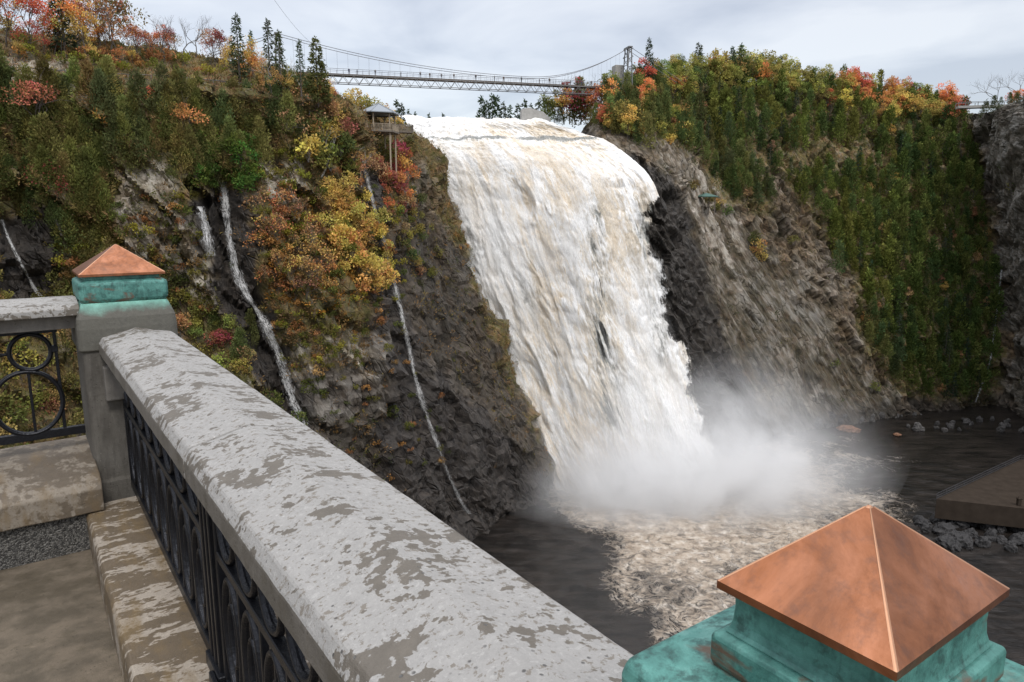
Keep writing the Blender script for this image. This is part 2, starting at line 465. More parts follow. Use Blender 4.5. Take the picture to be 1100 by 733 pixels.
def m_concrete(name, dry, wetc, axis_scale, wet_lo, wet_hi, pit=1., stain=None):
    t = NT(name); p = t.obj()
    w = t.noise(t.vmul(p, axis_scale), 1., 5.5, .6, .25)
    w2 = t.noise(t.vmul(p, tuple(a*4.5 for a in axis_scale)), 1., 3, .6, .2)
    wf = t.math('ADD', t.math('MULTIPLY', w, .60), t.math('MULTIPLY', w2, .40))
    wet = t.ramp(wf, [(wet_lo, 0.), (wet_hi, 1.)])
    f = t.noise(p, 160., 4, .7); g = t.noise(p, 26., 6, .65)
    v = t.vor(p, 52.); pits = t.ramp(v, [(.10, 1.), (.19, 0.)])
    pits = t.math('MULTIPLY', pits, t.ramp(t.noise(p, 14., 3), [(.48, 0.), (.6, 1.)]))
    d = t.mix(g, tuple(x*.78 for x in dry), tuple(min(1, x*1.18) for x in dry))
    d = t.mix(t.math('MULTIPLY', f, .6), d, tuple(x*.5 for x in dry))
    spk = t.noise(t.vmul(p, tuple(a*8. for a in axis_scale)), 1., 4, .7, .3)
    d = t.mix(t.ramp(spk, [(.57, 0.), (.615, .85)]), d, tuple(x*1.35 for x in wetc))
    d = t.mix(t.ramp(spk, [(.36, .35), (.42, 0.)]), d, tuple(min(.75, x*1.25) for x in dry))
    ww = t.mix(g, tuple(x*.7 for x in wetc), tuple(x*1.3 for x in wetc))
    c = t.mix(wet, d, ww)
    # small pale chips of aggregate that show through the damp patches
    chips = t.ramp(t.vor(p, 48.), [(.10, 1.), (.17, 0.)])
    chips = t.math('MULTIPLY', chips, t.ramp(t.noise(p, 9., 3), [(.55, 0.), (.68, .8)]))
    c = t.mix(chips, c, tuple(min(.7, x*1.25) for x in dry))
    c = t.mix(t.math('MULTIPLY', pits, .75*pit), c, tuple(x*.28 for x in dry))
    if stain:
        sm = t.ramp(t.noise(t.vmul(p, (9, 2.5, 3)), 1., 5, .6), [(.5, 0.), (.68, .8)])
        c = t.mix(sm, c, stain)
    h = t.math('SUBTRACT', t.math('ADD', t.math('MULTIPLY', g, .8), t.math('MULTIPLY', f, .35)), t.math('MULTIPLY', pits, .8))
    rough = t.math('MULTIPLY_ADD', wet, -.32, .9)
    return t.done(t.bsdf(c, rough, 0, t.bump(h, .45, .012), .4))
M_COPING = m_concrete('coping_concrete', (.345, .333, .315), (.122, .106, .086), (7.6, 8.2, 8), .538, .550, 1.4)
M_COPED = m_concrete('damp_shaded_coping_concrete', (.17, .152, .128), (.10, .088, .070), (5., 5., 3.), .45, .6, 1.)  # damp fascia tone; the darkness of vertical faces is put into this colour
M_LEDGE = m_concrete('ledge_concrete', (.37, .32, .26), (.12, .09, .058), (3.6, 7.5, 4), .478, .490, .6, (.17, .115, .05))
M_LEDGEB = m_concrete('ledge_concrete_damp', (.27, .232, .185), (.12, .095, .068), (5.5, 4., 5), .46, .50, .6, (.16, .11, .055))
M_POST = m_concrete('post_concrete', (.20, .185, .165), (.12, .11, .098), (5, 5, 2), .44, .58)
M_POSTD = m_concrete('damp_post_concrete', (.15, .138, .12), (.075, .068, .058), (6, 6, 1.2), .46, .60)
M_FLOOR = m_concrete('terrace_concrete', (.165, .132, .095), (.080, .064, .043), (2.0, 2.4, 2.), .43, .56, .9)

def m_aggregate():
    t = NT('exposed_aggregate'); p = t.obj()
    v = t.vor(p, 150., 'F1', 'Color'); dist = t.vor(p, 150.)
    sep = t.n('ShaderNodeSeparateColor'); t.l(v, sep.inputs[0])
    c = t.ramp(sep.outputs[0], [(.1, (.045, .043, .04)), (.5, (.10, .096, .088)), (.9, (.22, .21, .19))])
    return t.done(t.bsdf(c, .8, 0, t.bump(t.math('MULTIPLY', dist, -1.), .8, .02)))
M_AGG = m_aggregate()

def m_patina(name='copper_patina', brown=.585):
    t = NT(name); p = t.obj()
    dr = t.noise(t.vmul(p, (42, 42, 6)), 1., 4, .65, .2)
    n = t.noise(p, 14., 8, .7, .4); m = t.noise(p, 55., 6, .7); b = t.noise(t.vmul(p, (1, 1, 2.5)), 7., 5, .6, .5)
    c = t.ramp(n, [(.27, (.016, .048, .042)), (.42, (.045, .145, .125)), (.56, (.090, .255, .220)), (.74, (.19, .38, .335))])
    c = t.mix(t.ramp(m, [(.52, 0.), (.66, .75)]), c, (.022, .06, .052))
    c = t.mix(t.ramp(dr, [(.54, 0.), (.68, .7)]), c, (.018, .055, .048))
    c = t.mix(t.ramp(b, [(brown, 0.), (brown+.07, .85)]), c, (.13, .060, .034))
    return t.done(t.bsdf(c, t.math('MULTIPLY_ADD', n, .25, .45), .15, t.bump(t.math('ADD', n, m), .35, .004), .5))
M_PATINA = m_patina(); M_PATINAB = m_patina('worn_patina', .50)

def m_patina_stone():
    """stone pedestal with green run-off from the copper above"""
    t = NT('stained_stone'); p = t.obj()
    sx = t.n('ShaderNodeSeparateXYZ'); t.l(p, sx.inputs[0])
    n = t.noise(p, 9., 6, .65); m = t.noise(p, 60., 5, .7)
    st = t.mix(m, (.045, .044, .036), (.15, .142, .12)); st = t.mix(t.ramp(n, [(.4, 0.), (.6, .7)]), st, (.10, .095, .078))
    g = t.ramp(n, [(.3, (.09, .26, .21)), (.7, (.25, .52, .43))])
    k = t.math('MULTIPLY_ADD', t.math('ADD', sx.outputs[2], t.math('MULTIPLY', n, .10)), 16., -19.6, clamp=True)
    return t.done(t.bsdf(t.mix(k, st, g), .8, 0, t.bump(t.math('ADD', n, m), .4, .008)))
M_PEDESTAL = m_patina_stone()

def m_copper(name, worn=False):
    t = NT(name); p = t.obj()
    n = t.noise(p, 12., 7, .7, .5); m = t.noise(p, 70., 5, .7); s = t.noise(t.vmul(p, (30, 30, 6)), 1.5, 4, .6)
    if worn: c = t.mix(n, (.46, .23, .13), (.60, .34, .21))
    else:
        c = t.ramp(n, [(.3, (.17, .066, .034)), (.45, (.31, .122, .058)), (.6, (.42, .178, .095)), (.75, (.42, .205, .135))])
        c = t.mix(t.ramp(t.math('ADD', t.math('MULTIPLY', m, .6), t.math('MULTIPLY', s, .4)), [(.5, 0.), (.66, .6)]), c, (.17, .092, .068))
        c = t.mix(t.ramp(t.noise(p, 5., 5, .6, .6), [(.45, 0.), (.7, .55)]), c, (.14, .075, .052))
    return t.done(t.bsdf(c, t.math('MULTIPLY_ADD', m, .24, .24), .90, t.bump(t.math('ADD', m, n), .12, .003)))
M_COPPER = m_copper('copper_sheet'); M_COPPERW = m_copper('worn_copper', True)

M_IRON = plain('black_iron', (.014, .015, .019), .36, .55, .4, 22.)
M_STEEL = plain('bridge_steel', (.16, .16, .16), .6, .2)
M_DECKWOOD = plain('bridge_deck_timber', (.10, .072, .052), .85)
M_CABLE = plain('cable_steel', (.14, .14, .15), .5, .3)
M_WHITE = plain('galvanised_steel', (.55, .56, .57), .5, .2)
M_WOOD = plain('weathered_timber', (.33, .27, .20), .85)
M_WOODD = plain('dark_timber', (.16, .135, .11), .85)
M_ROOF = plain('grey_metal_roof', (.26, .285, .31), .5, .3, .15)
M_GREENROOF = plain('green_metal_roof', (.06, .13, .105), .5, .2)
M_CONC = plain('bare_concrete', (.32, .31, .29), .9, 0, .3, 1.2)
M_CONCD = plain('dark_concrete', (.040, .031, .024), .95, 0, .45, .6, .04)
M_WIRE = plain('dark_wire', (.05, .05, .055), .6)
M_PATH = plain('boardwalk_timber', (.22, .20, .175), .9)
M_LAMP = plain('lamp_metal', (.45, .46, .46), .5)
def m_cloth():
    t = NT('clothing'); oi = t.n('ShaderNodeObjectInfo')
    return t.done(t.bsdf(oi.outputs['Color'], .9))
M_CLOTH = m_cloth(); M_SKIN = plain('skin', (.45, .29, .21), .6); M_HAIR = plain('hair', (.05, .035, .025), .8)
M_PLAQUE = plain('patina_plaque', (.05, .05, .05), .5)
# ------------------------------------------------------------------ sky and light
SUN_EL, SUN_AZ = math.radians(50), math.radians(158)      # azimuth clockwise from +Y: behind the viewer, to the right
w = bpy.data.worlds.new("World"); SC.world = w; w.use_nodes = True
wt = w.node_tree; wt.nodes.clear()
def wn(t, **k):
    nd = wt.nodes.new(t)
    for a, b in k.items(): setattr(nd, a, b)
    return nd
wl = wt.links.new
sky = wn('ShaderNodeTexSky', sky_type='NISHITA'); sky.sun_disc = False
sky.sun_elevation = SUN_EL; sky.sun_rotation = SUN_AZ
bg1 = wn('ShaderNodeBackground'); wl(sky.outputs[0], bg1.inputs[0]); bg1.inputs[1].default_value = .05
tc = wn('ShaderNodeTexCoord'); sep = wn('ShaderNodeSeparateXYZ'); wl(tc.outputs['Generated'], sep.inputs[0])
def wm(op, a, b=None, c=None, clamp=False):
    nd = wn('ShaderNodeMath', operation=op); nd.use_clamp = clamp
    for i, v in enumerate((a, b, c)):
        if v is None: continue
        if isinstance(v, (int, float)): nd.inputs[i].default_value = v
        else: wl(v, nd.inputs[i])
    return nd.outputs[0]
zc = wm('MAXIMUM', sep.outputs[2], 0.0)
den = wm('ADD', zc, .13)
cmb = wn('ShaderNodeCombineXYZ'); wl(wm('DIVIDE', sep.outputs[0], den), cmb.inputs[0]); wl(wm('DIVIDE', sep.outputs[1], den), cmb.inputs[1])
nz = wn('ShaderNodeTexNoise'); wl(cmb.outputs[0], nz.inputs['Vector'])
nz.inputs['Scale'].default_value = 1.2; nz.inputs['Detail'].default_value = 6; nz.inputs['Roughness'].default_value = .5; nz.inputs['Distortion'].default_value = .35
cr = wn('ShaderNodeValToRGB'); wl(nz.outputs['Fac'], cr.inputs[0])
els = cr.color_ramp.elements
els[0].position = .38; els[0].color = (.515, .525, .565, 1)
els[1].position = .62; els[1].color = (.80, .795, .795, 1)
e = els.new(.5); e.color = (.665, .67, .695, 1)
bg2 = wn('ShaderNodeBackground'); wl(cr.outputs[0], bg2.inputs[0])
# an overcast sky is about three times brighter overhead than at the horizon
wl(wm('MULTIPLY_ADD', wm('POWER', zc, 3.0), SKY_ZEN, SKY_HOR), bg2.inputs[1])
ad = wn('ShaderNodeAddShader'); wl(bg1.outputs[0], ad.inputs[0]); wl(bg2.outputs[0], ad.inputs[1])
wo = wn('ShaderNodeOutputWorld'); wl(ad.outputs[0], wo.inputs['Surface'])
sd = bpy.data.lights.new("sun", 'SUN'); sd.energy = 1.5; sd.angle = math.radians(12); sd.color = (1, .965, .92)
so = link("sun", sd); so.location = (0, -40, 160)
sdir = Vector((math.sin(SUN_AZ)*math.cos(SUN_EL), math.cos(SUN_AZ)*math.cos(SUN_EL), math.sin(SUN_EL)))
so.rotation_euler = (-sdir).to_track_quat('-Z', 'Y').to_euler()

# ------------------------------------------------------------------ terrain lofts
def cr1(P, m):
    """Catmull-Rom through control rows P (n, ..., 3) -> (m, ..., 3)"""
    n = len(P); t = np.linspace(0, n-1, m); i = np.minimum(t.astype(int), n-2); f = (t-i).reshape((-1,)+(1,)*(P.ndim-1))
    p0 = P[np.maximum(i-1, 0)]; p1 = P[i]; p2 = P[i+1]; p3 = P[np.minimum(i+2, n-1)]
    m1 = (p2-p0)*.5; m2 = (p3-p1)*.5
    return (2*f**3-3*f**2+1)*p1 + (f**3-2*f**2+f)*m1 + (-2*f**3+3*f**2)*p2 + (f**3-f**2)*m2

def normals(G):
    du = np.gradient(G, axis=1); dv = np.gradient(G, axis=0)
    n = np.cross(du, dv); n /= np.linalg.norm(n, axis=-1, keepdims=True)+1e-9
    return n

def grid_faces(nv, nu):
    i = np.arange(nv*nu).reshape(nv, nu)
    return np.stack([i[:-1, :-1], i[:-1, 1:], i[1:, 1:], i[1:, :-1]], -1).reshape(-1, 4)

def inpoly(x, y, poly):
    r = np.zeros(np.shape(x), bool); n = len(poly)
    for k in range(n):
        x1, y1 = poly[k]; x2, y2 = poly[(k+1) % n]
        if y1 == y2: continue
        c = ((y1 > y) != (y2 > y)) & (x < (x2-x1)*(y-y1)/(y2-y1)+x1)
        r ^= c
    return r

def softpoly(px, py, poly, seed=0, amp=9, sc=14.):
    s = np.zeros(np.shape(px))
    for k, (ax, ay) in enumerate(((0, 0), (1, 0), (-1, 0), (0, 1), (0, -1))):
        jx = fbm(px/sc, py/sc, np.zeros_like(px)+seed, 3, 5)*amp*2 + ax*4; jy = fbm(px/sc, py/sc, np.zeros_like(px)+seed+9, 3, 6)*amp*2 + ay*4
        s += inpoly(px+jx, py+jy, poly)
    return s/5

def blob(px, py, path, wd):
    """1 on a polyline given in the picture, fading over wd"""
    d = np.full(np.shape(px), 1e9)
    for (x1, y1), (x2, y2) in zip(path[:-1], path[1:]):
        L = (x2-x1)**2+(y2-y1)**2
        t = np.clip(((px-x1)*(x2-x1)+(py-y1)*(y2-y1))/L, 0, 1)
        d = np.minimum(d, np.hypot(px-x1-t*(x2-x1), py-y1-t*(y2-y1)))
    return np.exp(-(d/wd)**2)

def rock_disp(G, N, amp, seed):
    x, y, z = G[..., 0], G[..., 1], G[..., 2]
    # tilted strata coordinates
    s_ = .55*x - .80*z; t_ = .80*x + .55*z
    d = 3.2*fbm(x/26, y/26, z/26, 3, seed) + 2.2*(ridged(x/13, y/13, z/24, 3, seed+1)-.5)
    w_ = fbm(x/6, y/6, z/6, 3, seed+2)*.8
    f1, c1 = facets(s_/8+w_*.3, t_/3.+w_*.5, y/5.5, seed+20, 1.3); f2, c2 = facets(s_/2.6, t_/1.25+w_, y/2., seed+30, 1.2)
    d += 2.6*f1 + 1.0*f2 + .8*(ridged(t_/4.2, s_/26, y/16, 4, seed+4)-.5)
    d += .4*fbm(x/1.3, y/1.3, z/1.3, 3, seed+5)
    return G + N*(d*amp)[..., None], .55*c1+.45*c2

Z = at_xz
def column(pts, sky, plat):
    return [Z(*p) for p in pts] + [Z(*s) for s in sky] + [plat]
# left cliff: foot ... cliff edge, boardwalk bench, hill crest, plateau
Lc = []
for pf, pe, D, cz, cD in (
    (-900, -900, (34,40,44,47,50), 96, 75), (-420, -420, (55,62,68,73,78), 94, 105), (-130, -130, (76,86,94,100,105), 91, 130),
    (0, 0, (82,91,99,105,109), 89.5, 135), (120, 70, (84,92,100,104,108), 90, 136), (230, 165, (87,94,100,103,106.5), 89.5, 135),
    (315, 250, (91,97,101,104,106.5), 88.5, 134), (400, 335, (101,103,105,107,109), 86.5, 132), (500, 385, (123,121,120,121,122), 82.5, 140),
    (562, 420, (141,139,137,136,137), 80.5, 152), (599, 443, (152,151,150,149.5,150), 80, 157), (604, 452, (166,166,165,165,165), 79, 172), (610, 462, (186,187,188,188,188), 78, 194)):
    ts = (0, .28, .60, .80, 1.)
    zs = (-3, 25, 52, 69, 79.3)
    if pf == 604: zs = (-3, 25, 50, 66, 76)
    if pf == 610: zs = (-3, 24, 48, 62, 70)
    low = [Z(pf+(pe-pf)*t, z, d) for t, z, d in zip(ts, zs, D)]
    bz = min(zs[-1]+.9, 80.2)
    b = Z(pe, bz, D[-1]+4.5); c = Z(pe, cz, cD); p2 = c*np.array([1.12, 1.12, 1]) + np.array([0, 0, .6]); p3 = c*np.array([1.6, 1.6, 1])
    if pf in (604, 610): b = Z(pe, zs[-1]+1, D[-1]+4); c = Z(pe, zs[-1]+2, D[-1]+9); p2 = Z(pe, zs[-1]+2, D[-1]+40); p3 = Z(pe, zs[-1]+2, D[-1]+160)
    Lc.append(low+[b, (b+c)/2+np.array([0, 0, -.4]), c, p2, p3])
Lc = np.array(Lc).transpose(1, 0, 2)
GL = cr1(cr1(Lc, 330).transpose(1, 0, 2), 520).transpose(1, 0, 2)
NL = normals(GL)
if (NL[100, 250] @ (np.array([0, 0, 63.])-GL[100, 250])) < 0: NL = -NL
ppx, ppy, _ = project(GL)
STREAMS = {
 'a': ([(2,236),(12,262),(24,285),(36,308),(46,322)], 2.2),
 'b': ([(214,222),(219,240),(222,252),(226,275)], 6.),
 'c': ([(240,196),(243,230),(248,262),(254,292),(266,318),(282,342),(296,372),(306,402),(316,432),(326,456)], 7.5),
 'd': ([(389,168),(394,190),(402,222),(410,250),(418,285),(428,322),(437,362),(446,405),(458,445),(470,478),(482,510),(494,536),(504,552)], 4.6)}
gully = .9*blob(ppx, ppy, STREAMS['c'][0], 16) + .8*blob(ppx, ppy, STREAMS['d'][0], 15) + .8*blob(ppx, ppy, [(10,240),(45,320)], 30)
amp = np.ones_like(ppx)*1.0
amp[200:] = .45
amp *= 1-.4*softpoly(ppx, ppy, [(430,200),(470,180),(500,250),(530,350),(610,540),(500,610),(420,600),(420,420)], 1)
flatk = sstep(78.5, 79.3, GL[..., 2])*(1-sstep(80.5, 81.5, GL[..., 2]))
amp = amp*(1-.75*flatk)
GL2, cellL = rock_disp(GL, NL, amp, 3); GL2 = GL2 - NL*(4.2*gully*(GL[..., 2] < 79))[..., None]
GL = GL2
ppx, ppy, _ = project(GL)
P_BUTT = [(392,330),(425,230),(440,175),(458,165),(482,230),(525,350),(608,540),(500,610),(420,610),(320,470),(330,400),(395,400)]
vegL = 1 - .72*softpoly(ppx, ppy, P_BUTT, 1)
paleL = np.maximum.reduce([softpoly(ppx, ppy, p, 2) for p in (
    [(125,178),(178,172),(205,240),(215,300),(190,290),(150,262),(122,240)], [(300,372),(420,345),(408,440),(330,455)],
    [(-20,52),(60,60),(100,78),(95,100),(-20,100)], [(275,160),(330,170),(335,215),(290,210)], [(130,255),(225,250),(240,340),(190,330)])])
paleL[250:] *= 1
vegL = vegL*(1-.55*paleL)
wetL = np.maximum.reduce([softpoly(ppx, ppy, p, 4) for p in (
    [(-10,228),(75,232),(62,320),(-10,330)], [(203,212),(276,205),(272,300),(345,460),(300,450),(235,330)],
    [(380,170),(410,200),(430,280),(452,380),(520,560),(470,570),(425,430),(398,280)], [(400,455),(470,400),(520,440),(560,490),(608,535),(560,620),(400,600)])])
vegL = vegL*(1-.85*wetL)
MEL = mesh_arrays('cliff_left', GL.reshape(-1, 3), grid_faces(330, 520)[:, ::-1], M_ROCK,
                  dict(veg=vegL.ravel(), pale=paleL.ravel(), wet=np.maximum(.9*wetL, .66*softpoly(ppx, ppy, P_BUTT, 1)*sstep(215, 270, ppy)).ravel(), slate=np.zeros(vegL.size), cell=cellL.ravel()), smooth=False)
cliff_left = link('cliff_left', MEL); tag(cliff_left, kind='structure')

# right side: bed under the falls, falls bank, forested gorge wall, far gully and bare slab
Rc = []
for c in (
    ((540,0,160),(500,30,166),(470,56,172),(440,76,178),(430,79,190),(420,79,215)),
    ((610,0,160),(580,30,165),(560,56,170),(530,76,177),(510,82,190),(505,83,225)),
    ((680,0,163),(660,25,168),(645,52,173),(625,75,179),(605,82,192),(600,83,230)),
    ((735,0,172),(722,25,177),(708,50,181),(692,71,182),(655,82,190),(640,90,206)),
    ((768,0,184),(750,28,187),(735,54,189),(712,77,192),(690,89,202),(672,99,222)),
    ((836,0,207),(805,28,212),(778,54,218),(752,82,227),(735,97,238),(722,107,248)),
    ((880,0,219),(855,28,225),(832,56,234),(806,84,246),(785,101,258),(772,110,268)),
    ((950,0,238),(925,28,246),(905,56,255),(880,84,268),(862,102,280),(850,110,292)),
    ((1010,0,257),(992,28,265),(978,56,274),(955,84,289),(945,99,300),(938,107,312)),
    ((1062,0,272),(1054,28,279),(1046,54,286),(1036,80,297),(1028,95,308),(1022,102,318)),
    ((1080,0,276),(1082,28,282),(1074,54,288),(1058,78,296),(1044,93,303),(1038,99,315)),
    ((1112,0,264),(1116,28,265),(1106,54,268),(1086,78,272),(1074,93,278),(1066,97,292)),
    ((1180,0,245),(1190,28,246),(1180,54,248),(1150,78,252),(1135,93,258),(1125,98,272)),
    ((1420,0,200),(1420,28,201),(1410,54,203),(1385,78,207),(1370,92,213),(1360,97,228))):
    low = [Z(*p) for p in c]
    low[0][2] = -3
    s = low[-1]; Rc.append(low+[s*np.array([k_, k_, 1])+np.array([0, 0, dz_]) for k_, dz_ in ((1.05, 1.), (1.16, 1.), (1.4, 0.), (1.9, 0.))])
Rc = np.array(Rc).transpose(1, 0, 2)
CREST_R = Rc[5]
GR = cr1(cr1(Rc, 300).transpose(1, 0, 2), 620).transpose(1, 0, 2)
NR = normals(GR)
if (NR[100, 400] @ (np.array([0, 0, 63.])-GR[100, 400])) < 0: NR = -NR
ppx, ppy, _ = project(GR)
amp = np.ones_like(ppx)*1.15
amp *= .35 + .65*sstep(640, 720, ppx)
slab = softpoly(ppx, ppy, [(1040,115),(1130,95),(1400,95),(1400,440),(1085,440),(1078,330),(1060,220)], 7)
wedge = softpoly(ppx, ppy, [(720,140),(748,160),(805,235),(900,370),(965,425),(960,470),(800,470),(745,300)], 8)
amp *= 1-.78*wedge-.72*slab
bankk = softpoly(ppx, ppy, [(560,100),(720,60),(720,190),(640,160),(560,140)], 3)
amp *= 1-.6*bankk
GR, cellR = rock_disp(GR, NR, amp, 41)
# slab joints: long diagonal grooves on the bare far-right face and on the wedge beside the falls
x, y, z = GR[..., 0], GR[..., 1], GR[..., 2]
slab = softpoly(ppx, ppy, [(1040,115),(1130,95),(1400,95),(1400,440),(1085,440),(1078,330),(1060,220)], 7)
wedge = softpoly(ppx, ppy, [(700,140),(748,160),(805,235),(900,370),(965,425),(960,470),(700,500),(690,190)], 8)
gr = ridged((x*.80+z*.55)/5.5, (x*.55-z*.8)/50, y/40, 3, 77)-.5
gr2 = ridged((x*.80+z*.55)/1.9, (x*.55-z*.8)/22, y/15, 3, 79)-.5
GR = GR + NR*(gr*(1.8*slab+1.5*wedge)+gr2*(.6*slab+.6*wedge))[..., None]
beach = 1-sstep(1.5, 7, z)
ppx, ppy, _ = project(GR)
P_FOREST = [(640,100),(700,70),(830,55),(960,80),(1042,108),(1050,160),(1064,225),(1080,300),(1078,400),(1062,438),(1000,436),(965,420),(940,385),(915,330),(880,262),(842,200),(832,225),(812,232),(775,216),(745,172),(705,150),(690,138),(650,140)]
P_GAP = [(788,160),(806,158),(850,205),(915,300),(935,345),(905,330),(850,245),(820,195)]
forR = np.clip(softpoly(ppx, ppy, P_FOREST, 11, 7) - softpoly(ppx, ppy, P_GAP, 12, 6), 0, 1)
vegR = .22 + .78*forR; vegR = np.where(slab > .5, .12, vegR)
wetR = softpoly(ppx, ppy, [(500,110),(640,145),(690,180),(722,190),(742,235),(765,320),(790,400),(845,472),(845,500),(480,600)], 13, 6)
wetR = np.maximum(wetR, .75*beach)
paleR = .75*softpoly(ppx, ppy, [(703,146),(748,162),(790,225),(800,300),(770,290),(735,225)], 14)
paleR = np.maximum(paleR, .35*wedge*(ridged(x/20, y/20, z/20, 3, 5) > .55))
slateR = np.clip(.75*wedge*(1-paleR) + slab, 0, 1)
MER = mesh_arrays('cliff_right', GR.reshape(-1, 3), grid_faces(300, 620)[:, ::-1], M_ROCK,
                  dict(veg=vegR.ravel(), pale=paleR.ravel(), wet=(.86*wetR).ravel(), slate=slateR.ravel(), cell=cellR.ravel()), smooth=False)
cliff_right = link('cliff_right', MER); tag(cliff_right, kind='structure')

def bvh(G):
    nv, nu = G.shape[:2]
    return BVHTree.FromPolygons([Vector(v) for v in G.reshape(-1, 3)], grid_faces(nv, nu).tolist())
BL, BR = bvh(GL), bvh(GR)
O = Vector((0, 0, CAMZ))
def hit(px, py, which='LR'):
    d = Vector(ray(px, py)).normalized(); best = None
    for k, b in (('L', BL), ('R', BR)):
        if k in which:
            h = b.ray_cast(O, d)
            if h[0] is not None and (best is None or h[3] < best[3]): best = h
    return best
def drop(x, y, which='LR'):
    """height of the ground under a plan position"""
    best = None
    for k, b in (('L', BL), ('R', BR)):
        if k in which:
            h = b.ray_cast(Vector((x, y, 200)), Vector((0, 0, -1)))
            if h[0] is not None and (best is None or h[0].z > best): best = h[0].z
    return best

# the slope the terrace stands on
nu, nv = 96, 40
th = np.linspace(0, 2*np.pi, nu); tt = np.linspace(0, 1, nv)
TH, TT = np.meshgrid(th, tt)
R = 3.2 + 40*TT**1.25
Gt = np.stack([R*np.sin(TH)-.5, R*np.cos(TH)-1.0, 60.2-63.5*TT], -1)
d = fbm(Gt[..., 0]/6, Gt[..., 1]/6, Gt[..., 2]/6, 4, 9)*2.2*TT[...]
Gt[..., 2] += d; 
o = link('terrace_slope', mesh_arrays('terrace_slope', Gt.reshape(-1, 3), grid_faces(nv, nu), M_ROCK,
        dict(veg=np.ones(nu*nv), pale=np.zeros(nu*nv), wet=np.zeros(nu*nv), slate=np.zeros(nu*nv), cell=np.full(nu*nv, .5)), smooth=True)); tag(o, kind='structure')

# ------------------------------------------------------------------ basin water
xs = np.concatenate([np.linspace(-700, -62, 20), np.linspace(-60, 190, 560), np.linspace(192, 800, 20)])
ys = np.concatenate([np.linspace(-500, 68, 20), np.linspace(70, 300, 520), np.linspace(302, 700, 14)])
X, Y = np.meshgrid(xs, ys)
ipt = (on_z(690, 520, 0)+np.array([0, 6, 0]))[:2]
dx, dy = X-ipt[0], Y-ipt[1]
rr = np.hypot(dx*.82, dy*.9)
warp = fbm(X/16, Y/16, 0*X, 4, 31)
rr = np.hypot(dx*.80, np.where(dy < 0, dy*.72, dy*.95))
foam = 1-sstep(4, 88, rr + warp*24)
px_, py_, _ = project(np.stack([X, Y, 0*X], -1))
# foam carried off to the right in long streaks, dark still water under the left cliff
strk = sstep(.1, .5, fbm((X+.3*Y)/30, (Y-.35*X)/4.5, 0*X, 4, 37)) * sstep(0, 25, dx) * (1-sstep(70, 130, dx))
foam = np.maximum(foam, .36*strk)
wx_ = 45*fbm(X/13, Y/10, 0*X, 4, 38); dark = np.clip(1.25*blob(px_+wx_, py_+wx_*.6, [(470,600),(560,590),(590,640),(640,720)], 62), 0, 1)
foam = foam**1.3
foam = np.clip(foam*(1-.95*dark) + .26*np.exp(-(rr/75)**2)*(1-dark), 0, 1)
amp = .12 + .55*np.exp(-(rr/34)**2)
H = amp*(fbm(X/5, Y/3.5, 0*X, 4, 51)*1.0 + .5*(ridged(X/3., Y/2.2, 0*X, 3, 52)-.5)) + .15*fbm(X/1.6, Y/1.2, 0*X, 3, 53)*np.exp(-(rr/60)**2)
basin = link('river_basin', mesh_arrays('river_basin', np.stack([X, Y, H], -1).reshape(-1, 3), grid_faces(len(ys), len(xs)), M_BASIN, dict(foam=foam.ravel()), smooth=True))
tag(basin, kind='structure')

# ------------------------------------------------------------------ the main falls
nu, nv = 420, 620
rows = [  # (left px,py) (right px,py) D left, D mid, D right
    ((425,126.5),(588,130.5), 200,204,206), ((434,126.5),(590,131), 184,188,189), ((437,137),(622,141), 180,185,187), ((438,147.5),(640,147), 178,182.5,185.5),
    ((441,150.5),(650,150.5), 172,175,181), ((450,161),(674,166), 170.5,171.5,179), ((458,174),(694,184), 169.5,168.5,176.5), ((468,200),(706,205), 168.5,166,174.5),
    ((486,256),(726,262), 166,162.5,171.5), ((512,330),(744,335), 163,159.5,168.5), ((548,418),(764,415), 159.5,156.5,165.5), ((585,500),(784,490), 155,153,162), ((612,556),(800,532), 151,150,157)]
ctl = []
for (l, r, dl, dm, dr) in rows:
    row = []
    for u in np.linspace(0, 1, 9):
        px = l[0]+(r[0]-l[0])*u; py = l[1]+(r[1]-l[1])*u
        D = dl+(dm-dl)*u*2 if u < .5 else dm+(dr-dm)*(u-.5)*2
        row.append(at_d(px, py, D))
    ctl.append(row)
ctl = np.array(ctl)
GF = cr1(ctl, nv); GF = cr1(GF.transpose(1, 0, 2), nu).transpose(1, 0, 2)
# widen past the right edge: the strands that run down the black rock
seg = np.linalg.norm(np.diff(GF, axis=0), axis=-1); vlen = np.concatenate([np.zeros((1, nu)), np.cumsum(seg, 0)])
ulen = np.concatenate([np.zeros((nv, 1)), np.cumsum(np.linalg.norm(np.diff(GF, axis=1), axis=-1), 1)], 1)
VL = vlen[:, nu//2][:, None]*np.ones((1, nu)); UL = ulen[nv//2][None, :]*np.ones((nv, 1))
NF = normals(GF)
if NF[400, 200] @ (np.array([0, 0, 63.])-GF[400, 200]) < 0: NF = -NF
fpx, fpy, _ = project(GF)
U = np.linspace(0, 1, nu)[None, :]*np.ones((nv, 1))
drop_k = sstep(150, 200, fpy)                 # 0 on the upper steps, 1 on the free fall
wu = 2.6*fbm(UL/7, VL/11, 0*UL, 3, 60); wv = 4.*fbm(UL/5, VL/9, 0*UL+3, 3, 65); Uw, Vw = UL+wu, VL+wv
strand = ridged(Uw/6., Vw/30, 0*UL, 3, 61)-.45
lump = fbm(Uw/5.5, Vw/12, 0*UL, 3, 62)
